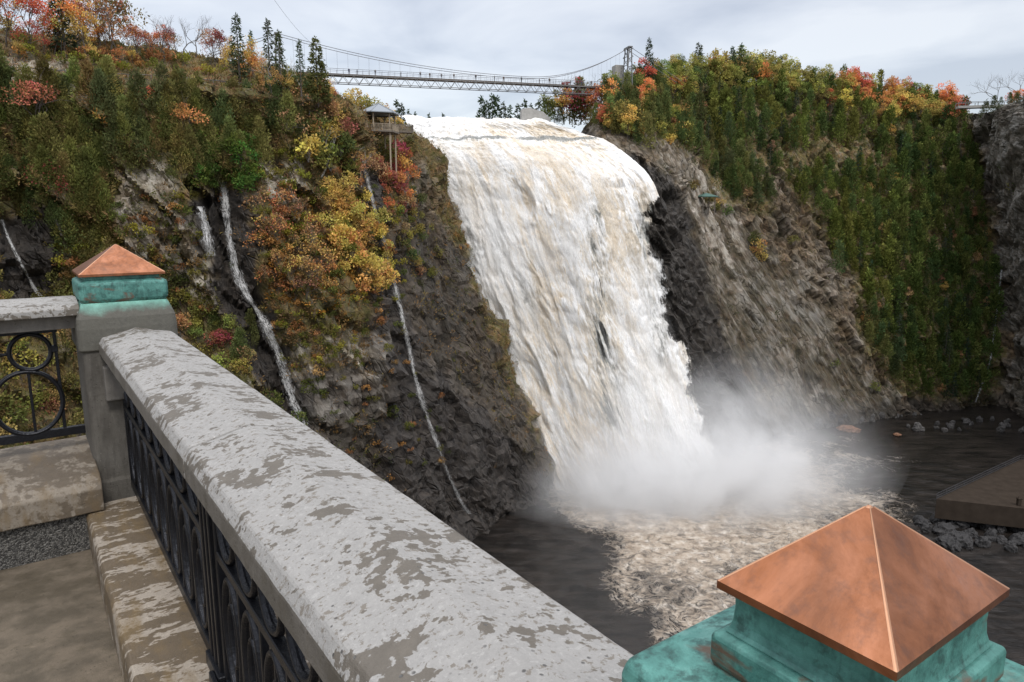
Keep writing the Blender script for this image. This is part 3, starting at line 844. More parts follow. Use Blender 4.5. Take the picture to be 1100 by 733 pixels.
b1 = np.abs(vnoise(Uw/3.4, Vw/7.5, 0*UL, 67)); b2 = np.abs(vnoise(Uw/1.5, Vw/3.4, 0*UL, 68)); b3 = np.abs(fbm(Uw/.62, Vw/1.5, 0*UL, 3, 69)); fine = fbm(UL/.5, VL/1.1, 0*UL, 2, 63)
dd = (.45+.55*drop_k)*(.9*strand + 1.2*lump + .8*(b1-.3)) + (.4+.6*drop_k)*(.4*(b2-.3) + .3*b3) + .10*fine
steps = .35*fbm(UL/1.8, VL/1.0, 0*UL, 3, 66)*(1-drop_k)
edge = np.minimum(1, 12*np.minimum(U, 1-U))
hole = blob(fpx, fpy, [(640,232),(641,300),(646,360),(652,420),(656,450)], 14)*np.clip(.62+.75*fbm(UL/.8, VL/9, 0*UL, 4, 75), 0, 1)
hole2 = (blob(fpx, fpy, [(482,215),(502,270),(530,330)], 20)*.8 + blob(fpx, fpy, [(560,300),(575,370),(590,420)], 14)*.5 + blob(fpx, fpy, [(690,230),(700,300),(712,380)], 14)*.5)*sstep(-.15, .3, fbm(UL/1.6, VL/4.5, 0*UL, 4, 76))
GF = GF + NF*(dd*(.35+.65*edge) + steps - .5*hole)[..., None]
cover = 1.25 - 1.02*hole*sstep(225, 265, fpy)*(1-.4*sstep(400, 460, fpy))
rim = sstep(.74, .95, U + .055*fbm(VL/3.5, UL/9, 0*UL, 4, 71))*sstep(195, 225, fpy)
cover = cover - .92*rim - .2*sstep(.95, 1., U)
lrim = sstep(.05, 0., U + .02*fbm(VL/5, UL/30, 0*UL, 3, 72))*sstep(150, 170, fpy)
cover = cover - .5*lrim
tan = .25 + .9*blob(fpx, fpy, [(560,170),(600,220),(620,300),(600,400),(610,480)], 55)*1. + .5*blob(fpx, fpy, [(620,170),(680,230)], 40)
tan = np.clip(tan*(1-.6*sstep(380, 520, fpy)*(U > .62)) + .18*sstep(.0, .35, fbm(UL/6, VL/20, 0*UL, 3, 74)), 0, 1) * (1-hole2)
tan *= 1.15*(.35+.65*sstep(120, 150, fpy))
clear = np.clip(1.7*hole + hole2*1.6 + .35*blob(fpx, fpy, [(690,215),(705,300),(720,400)], 18) + .25*(fbm(UL/9, VL/14, 0*UL, 3, 73) > .25) + 1.9*blob(fpx, fpy, [(440,150),(612,148),(640,149)], 1.5), 0, 2)
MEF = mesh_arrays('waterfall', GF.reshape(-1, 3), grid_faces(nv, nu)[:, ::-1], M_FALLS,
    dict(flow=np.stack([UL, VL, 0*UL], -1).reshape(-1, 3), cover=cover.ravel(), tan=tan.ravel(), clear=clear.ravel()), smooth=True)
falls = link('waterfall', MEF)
tag(falls, 'huge white and tan waterfall pouring over the cliff lip into the basin', 'waterfall', kind='structure')

# loose spray in front of the sheet: soft white veils with gaps
for kk, (offm, sd) in enumerate(((.9, 81), (2.1, 82))):
    Gv = (GF + NF*(offm + .9*fbm(UL/5, VL/9, 0*UL+kk, 3, sd) - dd*.5)[..., None])[::2, ::2]
    cv_ = (sstep(.0, .06, U)*sstep(.90, .66, U+.08*fbm(VL/7, UL/30, 0*UL, 3, sd+5))*sstep(146, 175, fpy)*(1-.95*np.clip(hole*1.3, 0, 1))*(1-.6*hole2)*(.58-.16*kk))[::2, ::2]
    n_ = Gv.shape[0]*Gv.shape[1]
    link('spray_veil', mesh_arrays('spray_veil', Gv.reshape(-1, 3), grid_faces(*Gv.shape[:2])[:, ::-1], M_VEIL,
        dict(flow=np.stack([UL[::2, ::2]+37*(kk+1), VL[::2, ::2]+11*kk, 0*UL[::2, ::2]+kk*5.], -1).reshape(-1, 3), cover=cv_.ravel()), smooth=True), falls)

def make_stream(name, path, wpx, which, lift=.35):
    pts = []
    P = cr1(np.array(path, float)[:, None, :].repeat(1, 1), 70)[:, 0]
    raw = []
    for q in P:
        h = hit(q[0], q[1], which)
        raw.append(at_d(q[0], q[1], 120) if h is None else np.array(h[0]))
    D = np.array([math.hypot(r[0], r[1]) for r in raw]); k = np.ones(9)/9
    Dm = np.convolve(np.pad(D, 4, 'edge'), k, 'valid'); Dm = np.minimum(Dm, D)     # stays in front of the rock
    C = np.array([at_d(q[0], q[1], dd_-lift) for q, dd_ in zip(P, Dm)])
    m = 9; V = []; fl = []; cv = []
    s = np.concatenate([[0], np.cumsum(np.linalg.norm(np.diff(C, axis=0), axis=1))])
    for i, c in enumerate(C):
        t = i/(len(C)-1); sc = math.hypot(c[0], c[1])/F
        wd = 1.25*wpx*sc*(.6+.8*t)*(1+.5*float(vnoise(np.array([s[i]/4]), np.array([0.]), np.array([1.]), 5)[0]))
        r = np.array([c[1], -c[0], 0]); r /= np.linalg.norm(r); o = -np.array([c[0], c[1], 0]); o /= np.linalg.norm(o)
        for j in range(m):
            a = (j/(m-1)-.5)*2
            V.append(c + r*a*wd + o*(1-a*a)*wd*.10); fl.append((a*wd*2.6+7*len(path), s[i]*2.0, 0)); cv.append(.495-.27*abs(a)**1.6)
    n = len(V)
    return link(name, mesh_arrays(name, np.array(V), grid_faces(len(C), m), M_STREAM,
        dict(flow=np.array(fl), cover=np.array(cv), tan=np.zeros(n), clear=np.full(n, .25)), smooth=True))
SL = {'a': 'faint thin trickle on the dark rock at the far left of the cliff', 'b': 'short faint cascade beside the longer white cascade under the green bush',
      'c': 'long thin white cascade falling from the bright green bush', 'd': 'thin broken cascade running down the dark rock left of the big waterfall'}
for k, (p, wd) in list(STREAMS.items()):
    o = make_stream('cascade', p, wd, 'L' if k in SL else 'R')
    tag(o, SL.get(k, 'thin white strand of water on the black rock right of the falls'), 'cascade',
        'cascades on the left cliff' if k in SL else 'strands beside the falls', kind='structure')
o = make_stream('cascade', [(1076,290),(1070,340),(1064,385),(1056,410),(1048,432)], 1.6, 'R', .6)
tag(o, 'small white creek in the rubble gully at the far right', 'creek', kind='structure')

# ------------------------------------------------------------------ mist at the foot of the falls
def make_mist():
    c = (on_z(715, 520, 0)+np.array([2, 2, 10.]))
    bm = bmesh.new(); bmesh.ops.create_icosphere(bm, subdivisions=4, radius=1.)
    for v in bm.verts: v.co = Vector((v.co.x*54, v.co.y*32, v.co.z*32))
    me = bpy.data.meshes.new('mist'); bm.to_mesh(me); bm.free()
    t = NT('spray_mist'); p = t.pos()
    nz1 = t.noise(p, .07, 5, .62, 1.1); nz2 = t.noise(p, .2, 4, .6)
    nn = t.math('ADD', t.math('MULTIPLY', nz1, .7), t.math('MULTIPLY', nz2, .3))
    def puff(px, py, D, z, r, k):
        q = at_d(px, py, D) if z is None else on_z(px, py, z)
        s = t.n('ShaderNodeVectorMath', operation='SUBTRACT'); t.l(p, s.inputs[0]); s.inputs[1].default_value = tuple(q)
        s2 = t.n('ShaderNodeVectorMath', operation='DIVIDE'); t.l(s.outputs[0], s2.inputs[0]); s2.inputs[1].default_value = r
        ln = t.n('ShaderNodeVectorMath', operation='LENGTH'); t.l(s2.outputs[0], ln.inputs[0])
        f = t.math('SUBTRACT', 1., ln.outputs['Value'], clamp=True)
        return t.math('MULTIPLY', t.math('POWER', f, 1.5), k)
    a = None
    for pf in MIST:
        v = puff(*pf); a = v if a is None else t.math('ADD', a, v)
    sh = t.ramp(nn, [(.37, .0), (.65, 1.)])
    dens = t.math('MULTIPLY', a, t.math('MULTIPLY_ADD', sh, 1.3, .22))
    v = t.n('ShaderNodeVolumePrincipled'); v.inputs['Color'].default_value = (.99, .99, .99, 1)
    v.inputs['Anisotropy'].default_value = .0
    t.l(dens, v.inputs['Density']); t.l(v.outputs[0], t.out.inputs['Volume'])
    t.m.cycles.volume_step_rate = .35 if hasattr(t.m.cycles, 'volume_step_rate') else 1
    me.materials.append(t.m)
    o = link('mist', me, loc=tuple(c)); tag(o, kind='stuff'); return o
MIST = [  # px, py, D, z, radii, density
    (668,528,148,None,(25,13,13),.30), (725,525,150,None,(32,14,14),.32), (790,515,152,None,(30,15,17),.16), (825,490,158,None,(30,15,20),.075),
    (690,560,143,None,(40,18,7),.13), (715,590,134,None,(46,26,7),.055), (800,450,166,None,(22,12,20),.07), (860,525,154,None,(34,20,14),.04), (755,470,160,None,(22,13,20),.09), (660,465,149,None,(24,8,20),.07)]
make_mist()
# ------------------------------------------------------------------ the terrace: local axes x = across the railing, y = along it, z up (0 = camera height)
ROT = math.radians(35.457)
def fg(name, base):
    """an Empty at a local point; children are built in local coordinates minus that point"""
    a = Matrix.Rotation(ROT, 3, 'Z') @ Vector(base)
    return empty(name, (a.x, a.y, a.z+CAMZ), ROT)

def rough(o, amp, sc, seed):
    me = o.data; n = len(me.vertices); co = np.empty(n*3, np.float32); me.vertices.foreach_get('co', co); co = co.reshape(-1, 3)
    d = np.stack([fbm(co[:, 0]/sc, co[:, 1]/sc, co[:, 2]/sc, 3, seed+k) for k in range(3)], -1)*amp
    me.vertices.foreach_set('co', (co+d).astype(np.float32).ravel()); me.update()

def swept(poly, y0, y1, n, along='y'):
    """profile swept in n slices so that its edges can be worn"""
    mb = MB(); m = len(poly); V = []; Fs = []
    for i in range(n+1):
        t = y0+(y1-y0)*i/n
        for u, v in poly: V.append((u, t, v) if along == 'y' else (t, u, v))
    for i in range(n):
        for k in range(m): Fs.append((i*m+k, i*m+(k+1) % m, (i+1)*m+(k+1) % m, (i+1)*m+k))
    Fs.append(tuple(range(m))[::-1]); Fs.append(tuple(range(n*m, (n+1)*m)))
    return mb.add(V, Fs)

# floor
mb = MB(); mb.box((-7, -5, -2.0), (.185, 4.02, -1.70)); o = mb.build('terrace_floor', M_FLOOR, None, (0, 0, CAMZ), ROT); tag(o, kind='structure')
mb = MB(); mb.box((-7, -5, -6.0), (.82, 5.2, -2.01)); o = mb.build('terrace_base', M_CONCD, None, (0, 0, CAMZ), ROT); tag(o, kind='structure')

# --- long balustrade
base = (.55, 2.2, -1.70); bal = fg('balustrade', base)
tag(bal, 'long stone balustrade with black iron panels and wide speckled coping in the foreground', 'balustrade')
kw = dict(parent=bal, off=base)
COPE = [(.335, -.738), (.335, -.676), (.353, -.646), (.435, -.6265), (.515, -.606), (.600, -.6265), (.690, -.642), (.702, -.655), (.702, -.738)]
for (a, b, sd) in ((.30, 2.053, 1), (2.065, 4.30, 5)):
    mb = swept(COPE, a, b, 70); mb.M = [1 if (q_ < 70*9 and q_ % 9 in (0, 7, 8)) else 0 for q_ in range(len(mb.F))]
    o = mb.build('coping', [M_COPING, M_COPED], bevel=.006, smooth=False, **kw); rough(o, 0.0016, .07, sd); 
CURB = [(.180, -1.72), (.180, -1.522), (.192, -1.50), (.78, -1.50), (.80, -1.52), (.80, -2.0), (.180, -2.0)]
o = swept(CURB, -1.5, 4.10, 90).build('ledge', M_LEDGE, bevel=.006, **kw); rough(o, .004, .12, 9)
def iron_panel(a0, a1):
    mb = MB(); b = .436; w = .034
    zt, zm, zb = -.765, -1.03, -1.475
    for z, h in ((zt, .035), (zm, .03), (zb, .045)): mb.box((b-w/2, a0, z-h/2), (b+w/2, a1, z+h/2))
    n = 8; st = (a1-a0)/n
    for i in range(n+1):
        y = a0+i*st
        if i in (0, n): mb.box((b-w/2, y-.014, -1.50), (b+w/2, y+.014, -.74))
        else: mb.box((b-.011, y-.008, zb), (b+.011, y+.008, zm))
    for i in range(n):
        y = a0+(i+.5)*st
        mb.ring((b, y, (zt+zm)/2), (0, 1, 0), (0, 0, 1), st*.40, .108, .011, 26, 6)
        mb.ring((b, y, (zm+zb)/2), (0, 1, 0), (0, 0, 1), st*.40, .182, .011, 30, 6)
        mb.ring((b, y, (zm+zb)/2), (0, 1, 0), (0, 0, 1), st*.19, .105, .008, 22, 6)
        mb.box((b-.008, y-.007, zm), (b+.008, y+.007, (zm+zb)/2+.105)); mb.box((b-.008, y-.007, zb), (b+.008, y+.007, (zm+zb)/2-.105))
    return mb
for a0, a1 in ((2.36, 4.24), (.42, 2.16)):
    iron_panel(a0, a1).build('iron_panel', M_IRON, smooth=False, bevel=.003, seg=1, **kw)
mb = MB()
for y in (2.20, 2.255, 2.31): mb.box((.41, y-.012, -1.50), (.46, y+.012, -.74))
mb.box((.40, 2.165, -1.502), (.47, 2.35, -1.45)); mb.box((.385, 2.15, -1.502), (.40, 2.24, -1.46))
mb.build('iron_upright', M_IRON, bevel=.003, seg=1, **kw)

# --- second balustrade going left from the corner post, one step higher
base = (-1.5, 4.4, -1.70); bl = fg('balustrade', base)
tag(bl, 'short stone balustrade with iron rings going left from the far corner post', 'balustrade')
kw = dict(parent=bl, off=base)
CB = [(4.295, -.525), (4.295, -.490), (4.315, -.470), (4.49, -.444), (4.68, -.456), (4.695, -.48), (4.695, -.525)]
o = swept(CB, -3.2, .27, 60, 'x').build('coping', M_COPING, bevel=.004, **kw); rough(o, .0016, .07, 21)
o = swept([(4.36, -.60), (4.36, -.525), (4.63, -.525), (4.63, -.60)], -3.2, .262, 20, 'x').build('beam', M_POST, bevel=.004, **kw)
LB = [(4.03, -1.50), (3.965, -1.495), (3.965, -1.375), (3.99, -1.345), (4.08, -1.325), (4.60, -1.285), (4.75, -1.30), (4.75, -1.50)]
o = swept(LB, -3.2, .262, 50, 'x').build('ledge', M_LEDGEB, bevel=.006, **kw); rough(o, .005, .12, 33)
mb = MB(); mb.box((-3.2, 4.0, -2.0), (.183, 4.7, -1.503)); mb.build('aggregate_riser', M_AGG, **kw)
mb = MB(); yy = 4.48
mb.bar((-3.2, yy, -.612), (.165, yy, -.612), .024, .032); mb.bar((-3.2, yy, -1.19), (.245, yy, -1.185), .03, .045)
for i in range(7):
    c = .035 - i*.47
    mb.ring((c, yy, -.725), (1, 0, 0), (0, 0, 1), .092, .096, .0125, 36, 8)
    mb.ring((c-.035, yy, -1.00), (1, 0, 0), (0, 0, 1), .155, .172, .0125, 44, 8)
    mb.bar((c-.02, yy, -.83), (c-.02, yy, -1.18), .02, .014)
    mb.bar((c+.115, yy, -.62), (c+.115, yy, -1.18), .022, .016)
    mb.bar((c-.20, yy, -.62), (c-.20, yy, -1.18), .022, .016)
    mb.tube([(c-.09, yy, -.725), (c-.20, yy, -.735), (c-.31, yy, -.725)], .010, 6)
    mb.box((c+.09, yy-.016, -.735), (c+.125, yy+.016, -.70))
mb.build('iron_panel', M_IRON, bevel=.002, seg=1, **kw)

# --- the two posts
def cap_mesh(mb, c, h, asp, z0, rim, zt):
    """copper pyramid with a turned down rim and worn pale ridges; material 0 sheet, 1 worn ridge"""
    mb.mi = 0
    rw = h*.030; ex, ey = h, h*asp
    mb.add([(c[0]-ex, c[1]-ey, z0), (c[0]+ex, c[1]-ey, z0), (c[0]+ex, c[1]+ey, z0), (c[0]-ex, c[1]+ey, z0),
            (c[0]-ex, c[1]-ey, z0+rim), (c[0]+ex, c[1]-ey, z0+rim), (c[0]+ex, c[1]+ey, z0+rim), (c[0]-ex, c[1]+ey, z0+rim)],
           [(0, 1, 5, 4), (1, 2, 6, 5), (2, 3, 7, 6), (3, 0, 4, 7), (3, 2, 1, 0)])
    cs = [(-1, -1), (1, -1), (1, 1), (-1, 1)]; tip = .035
    def top(k, s):   # strip edge near a corner / near the apex
        (x, y), (x2, y2) = cs[k], cs[(k+s) % 4]
        lo = (c[0]+x*ex+(x2-x)/2*rw*1.0, c[1]+y*ey+(y2-y)/2*rw*asp, z0+rim)
        hi = (c[0]+x*ex*tip+(x2-x)/2*ex*tip*.35, c[1]+y*ey*tip+(y2-y)/2*ey*tip*.35, zt)
        return lo, hi
    n = 10
    for k in range(4):
        a0, a1 = top(k, 1); b0, b1 = top((k+1) % 4, -1)
        V = []; Fs = []
        for i in range(n+1):
            t = i/n
            for s in range(n+1):
                u = s/n
                l = [a0[q]*(1-t)+a1[q]*t for q in range(3)]; r = [b0[q]*(1-t)+b1[q]*t for q in range(3)]
                V.append([l[q]*(1-u)+r[q]*u for q in range(3)])
        for i in range(n):
            for s in range(n): Fs.append((i*(n+1)+s, i*(n+1)+s+1, (i+1)*(n+1)+s+1, (i+1)*(n+1)+s))
        mb.mi = 0; mb.add(V, Fs)
        x, y = cs[k]; cor = (c[0]+x*ex, c[1]+y*ey, z0+rim); l0, l1 = top(k, -1); r0, r1 = top(k, 1)
        mid = (c[0]+x*ex*tip*.9, c[1]+y*ey*tip*.9, zt+.0012); up = h*.006
        cor2 = (cor[0]-x*rw*.25, cor[1]-y*rw*.25, cor[2]+up)
        mb.mi = 1
        mb.add([l0, cor, cor2, mid, l1, r0, r1], [(0, 1, 2), (0, 2, 3, 4), (1, 5, 2), (2, 5, 6, 3)])
    mb.mi = 1
    pts = [top(k, s)[1] for k in range(4) for s in (-1, 1)]
    mb.add(pts+[(c[0], c[1], zt+.0025)], [(i, (i+1) % 8, 8) for i in range(8)])

# far corner post
base = (.485, 4.49, -1.70); po = fg('stone_post', base)
tag(po, 'far corner stone post with green copper collar and copper pyramid cap', 'post'); kw = dict(parent=po, off=base)
c = (.485, 4.49)
mb = MB(); mb.sqlathe([(.236, -1.95), (.236, -1.45), (.231, -1.43), (.228, -.715)], c, 1., .14, 3)
o = mb.build('shaft', M_POSTD, bevel=.003, **kw)
mb = MB(); mb.box((.34, 4.20, -.985), (.45, 4.27, -.80)); mb.build('bracket', M_POST, bevel=.006, **kw)
mb = MB(); mb.sqlathe([(.232, -.722), (.243, -.712), (.243, -.60), (.238, -.545), (.229, -.520), (.215, -.485), (.206, -.466)], c, 1., .14, 4)
mb.build('pedestal', M_PEDESTAL, bevel=.004, **kw)
mb = MB(); mb.sqlathe([(.200, -.466), (.206, -.459), (.213, -.448), (.215, -.43), (.215, -.372), (.212, -.360), (.200, -.353), (.182, -.345), (.180, -.313)], c, 1., .12, 4)
mb.build('copper_collar', M_PATINA, bevel=.002, seg=1, **kw)
mb = MB(); cap_mesh(mb, c, .207, 1., -.327, .014, -.168); mb.build('copper_cap', [M_COPPER, M_COPPERW], bevel=.002, **kw)

# near post
c = (.567, .278)
base = (c[0], c[1], -1.70); po = fg('stone_post', base)
tag(po, 'near post in the foreground with broad green copper slab and large copper pyramid cap', 'post'); kw = dict(parent=po, off=base)
mb = MB(); mb.sqlathe([(.142, -1.95), (.142, -.70)], c, .95, .10, 3); mb.build('shaft', M_POST, bevel=.003, **kw)
mb = MB(); mb.sqlathe([(.148, -.71), (.152, -.70), (.154, -.60), (.150, -.53), (.142, -.50)], c, .95, .10, 4); mb.build('pedestal', M_PEDESTAL, **kw)
mb = MB(); mb.sqlathe([(.140, -.502), (.147, -.496), (.150, -.485), (.150, -.418), (.147, -.407), (.140, -.401), (.092, -.396), (.05, -.395)], c, .95, .10, 6)
mb.build('copper_slab', M_PATINA, smooth=False, bevel=.003, **kw)
mb = MB(); mb.sqlathe([(.091, -.398), (.0935, -.394), (.095, -.390), (.095, -.369), (.0938, -.3655), (.088, -.3632), (.07, -.363)], c, .86, .045, 5)
mb.build('copper_plinth', M_PATINAB, bevel=.0012, seg=2, **kw)
mb = MB(); mb.sqlathe([(.0865, -.363), (.0835, -.359), (.0815, -.352), (.0805, -.340), (.0808, -.330), (.083, -.324), (.086, -.318)], c, .86, .05, 5)
mb.build('copper_neck', M_PATINA, bevel=.0012, seg=2, **kw)
mb = MB(); cap_mesh(mb, c, .096, .80, -.3205, .0075, -.2425); mb.build('copper_cap', [M_COPPER, M_COPPERW], bevel=.0012, **kw)

# ------------------------------------------------------------------ the suspension bridge above the falls
BZ = 98.0
b0 = on_z(362, 80, BZ); b1 = on_z(672, 95, BZ)
bd = (b1-b0); BLEN = float(np.linalg.norm(bd)); bdir = bd/BLEN; brot = math.atan2(bdir[1], bdir[0])
PRE = 13.0                              # the left end runs on behind the trees
TOT = BLEN+PRE
org = b0-bdir*PRE
br = empty('suspension_bridge', tuple(org), brot)
tag(br, 'steel suspension footbridge with truss deck spanning above the crest of the falls', 'bridge')
mb = MB(); mb.box((0, -1.1, -.28), (TOT, 1.1, .0)); mb.build('deck', M_DECKWOOD, br)
mb = MB()
for y in (-1.15, 1.15):
    mb.box((0, y-.09, -.42), (TOT, y+.09, -.2)); mb.box((0, y-.09, -2.25), (TOT, y+.09, -2.08))
    n = int(TOT/2.6)
    for i in range(n):
        xa = TOT*i/n; xb = TOT*(i+1)/n; xm = (xa+xb)/2
        mb.bar((xa, y, -2.16), (xm, y, -.32), .10); mb.bar((xm, y, -.32), (xb, y, -2.16), .10)
for i in range(int(TOT/2.6)+1): mb.box((TOT*i/int(TOT/2.6)-.05, -1.15, -2.2), (TOT*i/int(TOT/2.6)+.05, 1.15, -2.1))
mb.build('truss', M_STEEL, br)
mb = MB()
for y in (-1.1, 1.1):
    for z, r in ((1.2, .04), (.8, .018), (.4, .018)): mb.bar((0, y, z), (TOT, y, z), r*2)
    n = int(TOT/1.6)
    for i in range(n+1): mb.bar((TOT*i/n, y, 0), (TOT*i/n, y, 1.2), .05)
mb.build('railing', M_CABLE, br)
# main cables: right tower at the end, left tower behind the trees
xt = TOT+.5; xl = -1.0; ztop = 12.0
lowx, lowz = PRE+BLEN*.63, 1.5
def cz(x):
    return lowz + ((x-lowx)/(xt-lowx))**2*(10.8-lowz) if x > lowx else lowz + ((x-lowx)/(xl-lowx))**2*(8.7-lowz)
mb = MB()
for y in (-1.35, 1.35):
    mb.tube([(xl+(xt-xl)*i/60, y, cz(xl+(xt-xl)*i/60)) for i in range(61)], .075, 5)
    mb.tube([(xt, y, 10.8), (xt+16, y, 2.5)], .07, 5); mb.tube([(xl, y, 8.7), (xl-16, y, 3.)], .07, 5)
mb.build('main_cable', M_CABLE, br)
n = int(TOT/2.6)
for i in range(1, n):
    x = TOT*i/n
    if cz(x) > 1.6:
        for y in (-1.25, 1.25): mb = MB(); mb.bar((x, y, .0), (x, y*1.06, cz(x)), .022); mb.build('hanger', M_CABLE, br)
for x0, zt in ((xt, 11.), (xl, 8.9)):
    mb = MB()
    for sx in (-.9, .9):
        for sy in (-1.7, 1.7): mb.bar((x0+sx*1.3, sy, -6), (x0+sx*.35, sy*.8, zt), .24)
    for k in range(4):
        z0 = 1.5+k*(zt-2)/4; z1 = z0+(zt-2)/4
        for sy in (-1.5, 1.5):
            mb.bar((x0-.9, sy, z0), (x0+.7, sy*.95, z1), .12); mb.bar((x0+.9, sy, z0), (x0-.7, sy*.95, z1), .12)
        for sx in (-.8, .8): mb.bar((x0+sx, -1.5, z1), (x0+sx, 1.5, z1), .14)
    mb.box((x0-.6, -1.7, zt-.3), (x0+.6, 1.7, zt)); mb.build('tower', M_STEEL, br)
# approach viaduct
mb = MB(); mb.box((TOT, -1.1, -.6), (TOT+9, 1.1, -.05)); 
mb.build('approach_deck', M_DECKWOOD, br)
# concrete piers by the tower
def block(name, c, sx, sy, z0, z1, taper, lab, cat, mat=None, rz=0.):
    mb = MB(); m = [(-sx, -sy), (sx, -sy), (sx, sy), (-sx, sy)]
    V = [(x, y, z0) for x, y in m]+[(x*taper, y*taper, z1) for x, y in m]
    mb.add(V, [(3, 2, 1, 0), (4, 5, 6, 7), (0, 1, 5, 4), (1, 2, 6, 5), (2, 3, 7, 6), (3, 0, 4, 7)])
    o = mb.build(name, mat or M_CONC, None, tuple(c), rz, bevel=.12); return tag(o, lab, cat)
p = at_d(663, 96, 214); block('bridge_pier', (p[0], p[1], 0), 1.6, 1.8, p[2]-9, p[2]+6.4, .80, 'pale concrete pier standing just left of the bridge tower', 'pier', rz=brot)
p = at_d(574, 131, 196); mb = MB(); mb.prism([(-3.6, -1.5), (4.2, -1.5), (4.2, .6), (2.2, 2.4), (-1.6, 3.4), (-3.6, 3.0)], -1.6, 2.2, lambda u, v, t: (u, t, v))
o = mb.build('concrete_abutment', M_CONC, None, tuple(p), .1, bevel=.1); tag(o, 'old sloping grey concrete block at the right end of the river crest', 'abutment')

# people crossing the bridge
def person_mesh(seed, arm):
    me = bpy.data.meshes.new('p'); 
    J = [(0,0,.95),(0,0,1.2),(0,.0,1.42),(0,0,1.52),(0,.01,1.66),(.10,0,.90),(.11,.03,.48),(.11,-.02,.06),(.11,.12,.03),(-.10,0,.90),(-.11,.0,.48),(-.11,-.06,.06),(-.11,.08,.03),
         (.19,0,1.40),(.24,.02,1.12),(.20,arm,.90),(-.19,0,1.40),(-.24,.02,1.12),(-.20,arm*.5,.88)]
    E_ = [(0,1),(1,2),(2,3),(3,4),(0,5),(5,6),(6,7),(7,8),(0,9),(9,10),(10,11),(11,12),(2,13),(13,14),(14,15),(2,16),(16,17),(17,18)]
    Rr = [.15,.15,.14,.06,.105,.10,.07,.05,.04,.10,.07,.05,.04,.075,.05,.035,.075,.05,.035]
    me.from_pydata(J, E_, []); o = bpy.data.objects.new('p', me); COL.objects.link(o)
    md = o.modifiers.new('s', 'SKIN'); sv = me.skin_vertices[0].data
    for v, r in zip(sv, Rr): v.radius = (r, r*.8)
    sv[0].use_root = True
    s2 = o.modifiers.new('u', 'SUBSURF'); s2.levels = 1
    dg = bpy.context.evaluated_depsgraph_get(); m2 = bpy.data.meshes.new_from_object(o.evaluated_get(dg)); bpy.data.objects.remove(o)
    m2.name = 'person'; m2.materials.clear(); m2.materials.append(M_CLOTH); m2.materials.append(M_SKIN); m2.materials.append(M_HAIR)
    for p in m2.polygons:
        z = p.center.z; p.material_index = (2 if (z > 1.66 or (z > 1.56 and p.center.y < -.02)) else 1) if z > 1.49 else 0
        p.use_smooth = True
    return m2
PM = [person_mesh(0, .12), person_mesh(1, .3)]
rp = random.Random(4)
CL = [((.03,.03,.04),'black'),((.05,.06,.12),'navy'),((.12,.12,.13),'grey'),((.10,.07,.05),'brown'),((.02,.03,.03),'dark')]
xx = PRE+3.
while xx < TOT-9:
    c, nmn = rp.choice(CL); q = org+bdir*xx; side = rp.choice((-.55, 0, .45))
    o = bpy.data.objects.new('person', rp.choice(PM)); COL.objects.link(o)
    o.location = (q[0]-bdir[1]*side, q[1]+bdir[0]*side, BZ+.0); o.rotation_euler = (0, 0, brot+rp.choice((-1.57, 1.57, 3.14, 0))); o.scale = [rp.uniform(.9, 1.02)]*3
    o.color = (*c, 1); tag(o, 'person in %s clothes standing on the footbridge behind the railing' % nmn, 'person', 'people in %s on the footbridge' % nmn)
    xx += rp.uniform(1.6, 7.)

# ------------------------------------------------------------------ gazebo on the left cliff
gD = 128.
gp = at_d(407.5, 142, gD); gz = gp[2]
ga = empty('gazebo', (gp[0], gp[1], gz), .35)
tag(ga, 'wooden lookout gazebo on stilts with grey metal roof beside the top of the falls', 'gazebo')
R6 = 2.75; pts6 = [(R6*math.cos(math.pi/3*k), R6*math.sin(math.pi/3*k)) for k in range(6)]
mb = MB(); er = 3.7; e6 = [(er*math.cos(math.pi/3*k), er*math.sin(math.pi/3*k), 3.05) for k in range(6)]
e6b = [(x, y, z-.14) for x, y, z in e6]
mb.add(e6+e6b+[(0, 0, 4.75)], [(k, (k+1) % 6, 12) for k in range(6)]+[(k, (k+1) % 6, 6+(k+1) % 6, 6+k) for k in range(6)]+[tuple(range(6, 12))])
for k in range(6): mb.bar(e6[k], (0, 0, 4.78), .09)
mb.build('roof', M_ROOF, ga)
for x, y in pts6:
    m = MB(); m.box((x-.11, y-.11, 0), (x+.11, y+.11, 3.0)); m.build('roof_post', M_WOOD, ga)
for x, y in pts6:
    m = MB(); m.box((x-.12, y-.12, -7.5), (x+.12, y+.12, -.22)); m.build('stilt', M_WOOD, ga)
mb = MB(); mb.prism([(x*1.28, y*1.28) for x, y in pts6], -.22, 0., lambda u, v, t: (u, v, t)); mb.build('deck', M_WOODD, ga)
mb = MB()
for k in range(6):
    a = pts6[k]; b = pts6[(k+1) % 6]; s = 1.24
    for z in (1.1, .12): mb.bar((a[0]*s, a[1]*s, z), (b[0]*s, b[1]*s, z), .1, .07)
    for i in range(17):
        t = i/16; x = (a[0]*(1-t)+b[0]*t)*s; y = (a[1]*(1-t)+b[1]*t)*s; mb.bar((x, y, .0), (x, y, 1.1), .06 if i % 8 else .13)
mb.build('railing', M_WOOD, ga)
mb = MB()
for k in range(6):
    x, y = pts6[k]; x2, y2 = pts6[(k+1) % 6]; mb.bar((x, y, 2.85), (x2, y2, 2.85), .12, .2)
    mb.bar((x, y, 2.2), (x*.75+x2*.25, y*.75+y2*.25, 2.8), .09); mb.bar((x2, y2, 2.2), (x2*.75+x*.25, y2*.75+y*.25, 2.8), .09)
mb.build('brace', M_WOODD, ga)
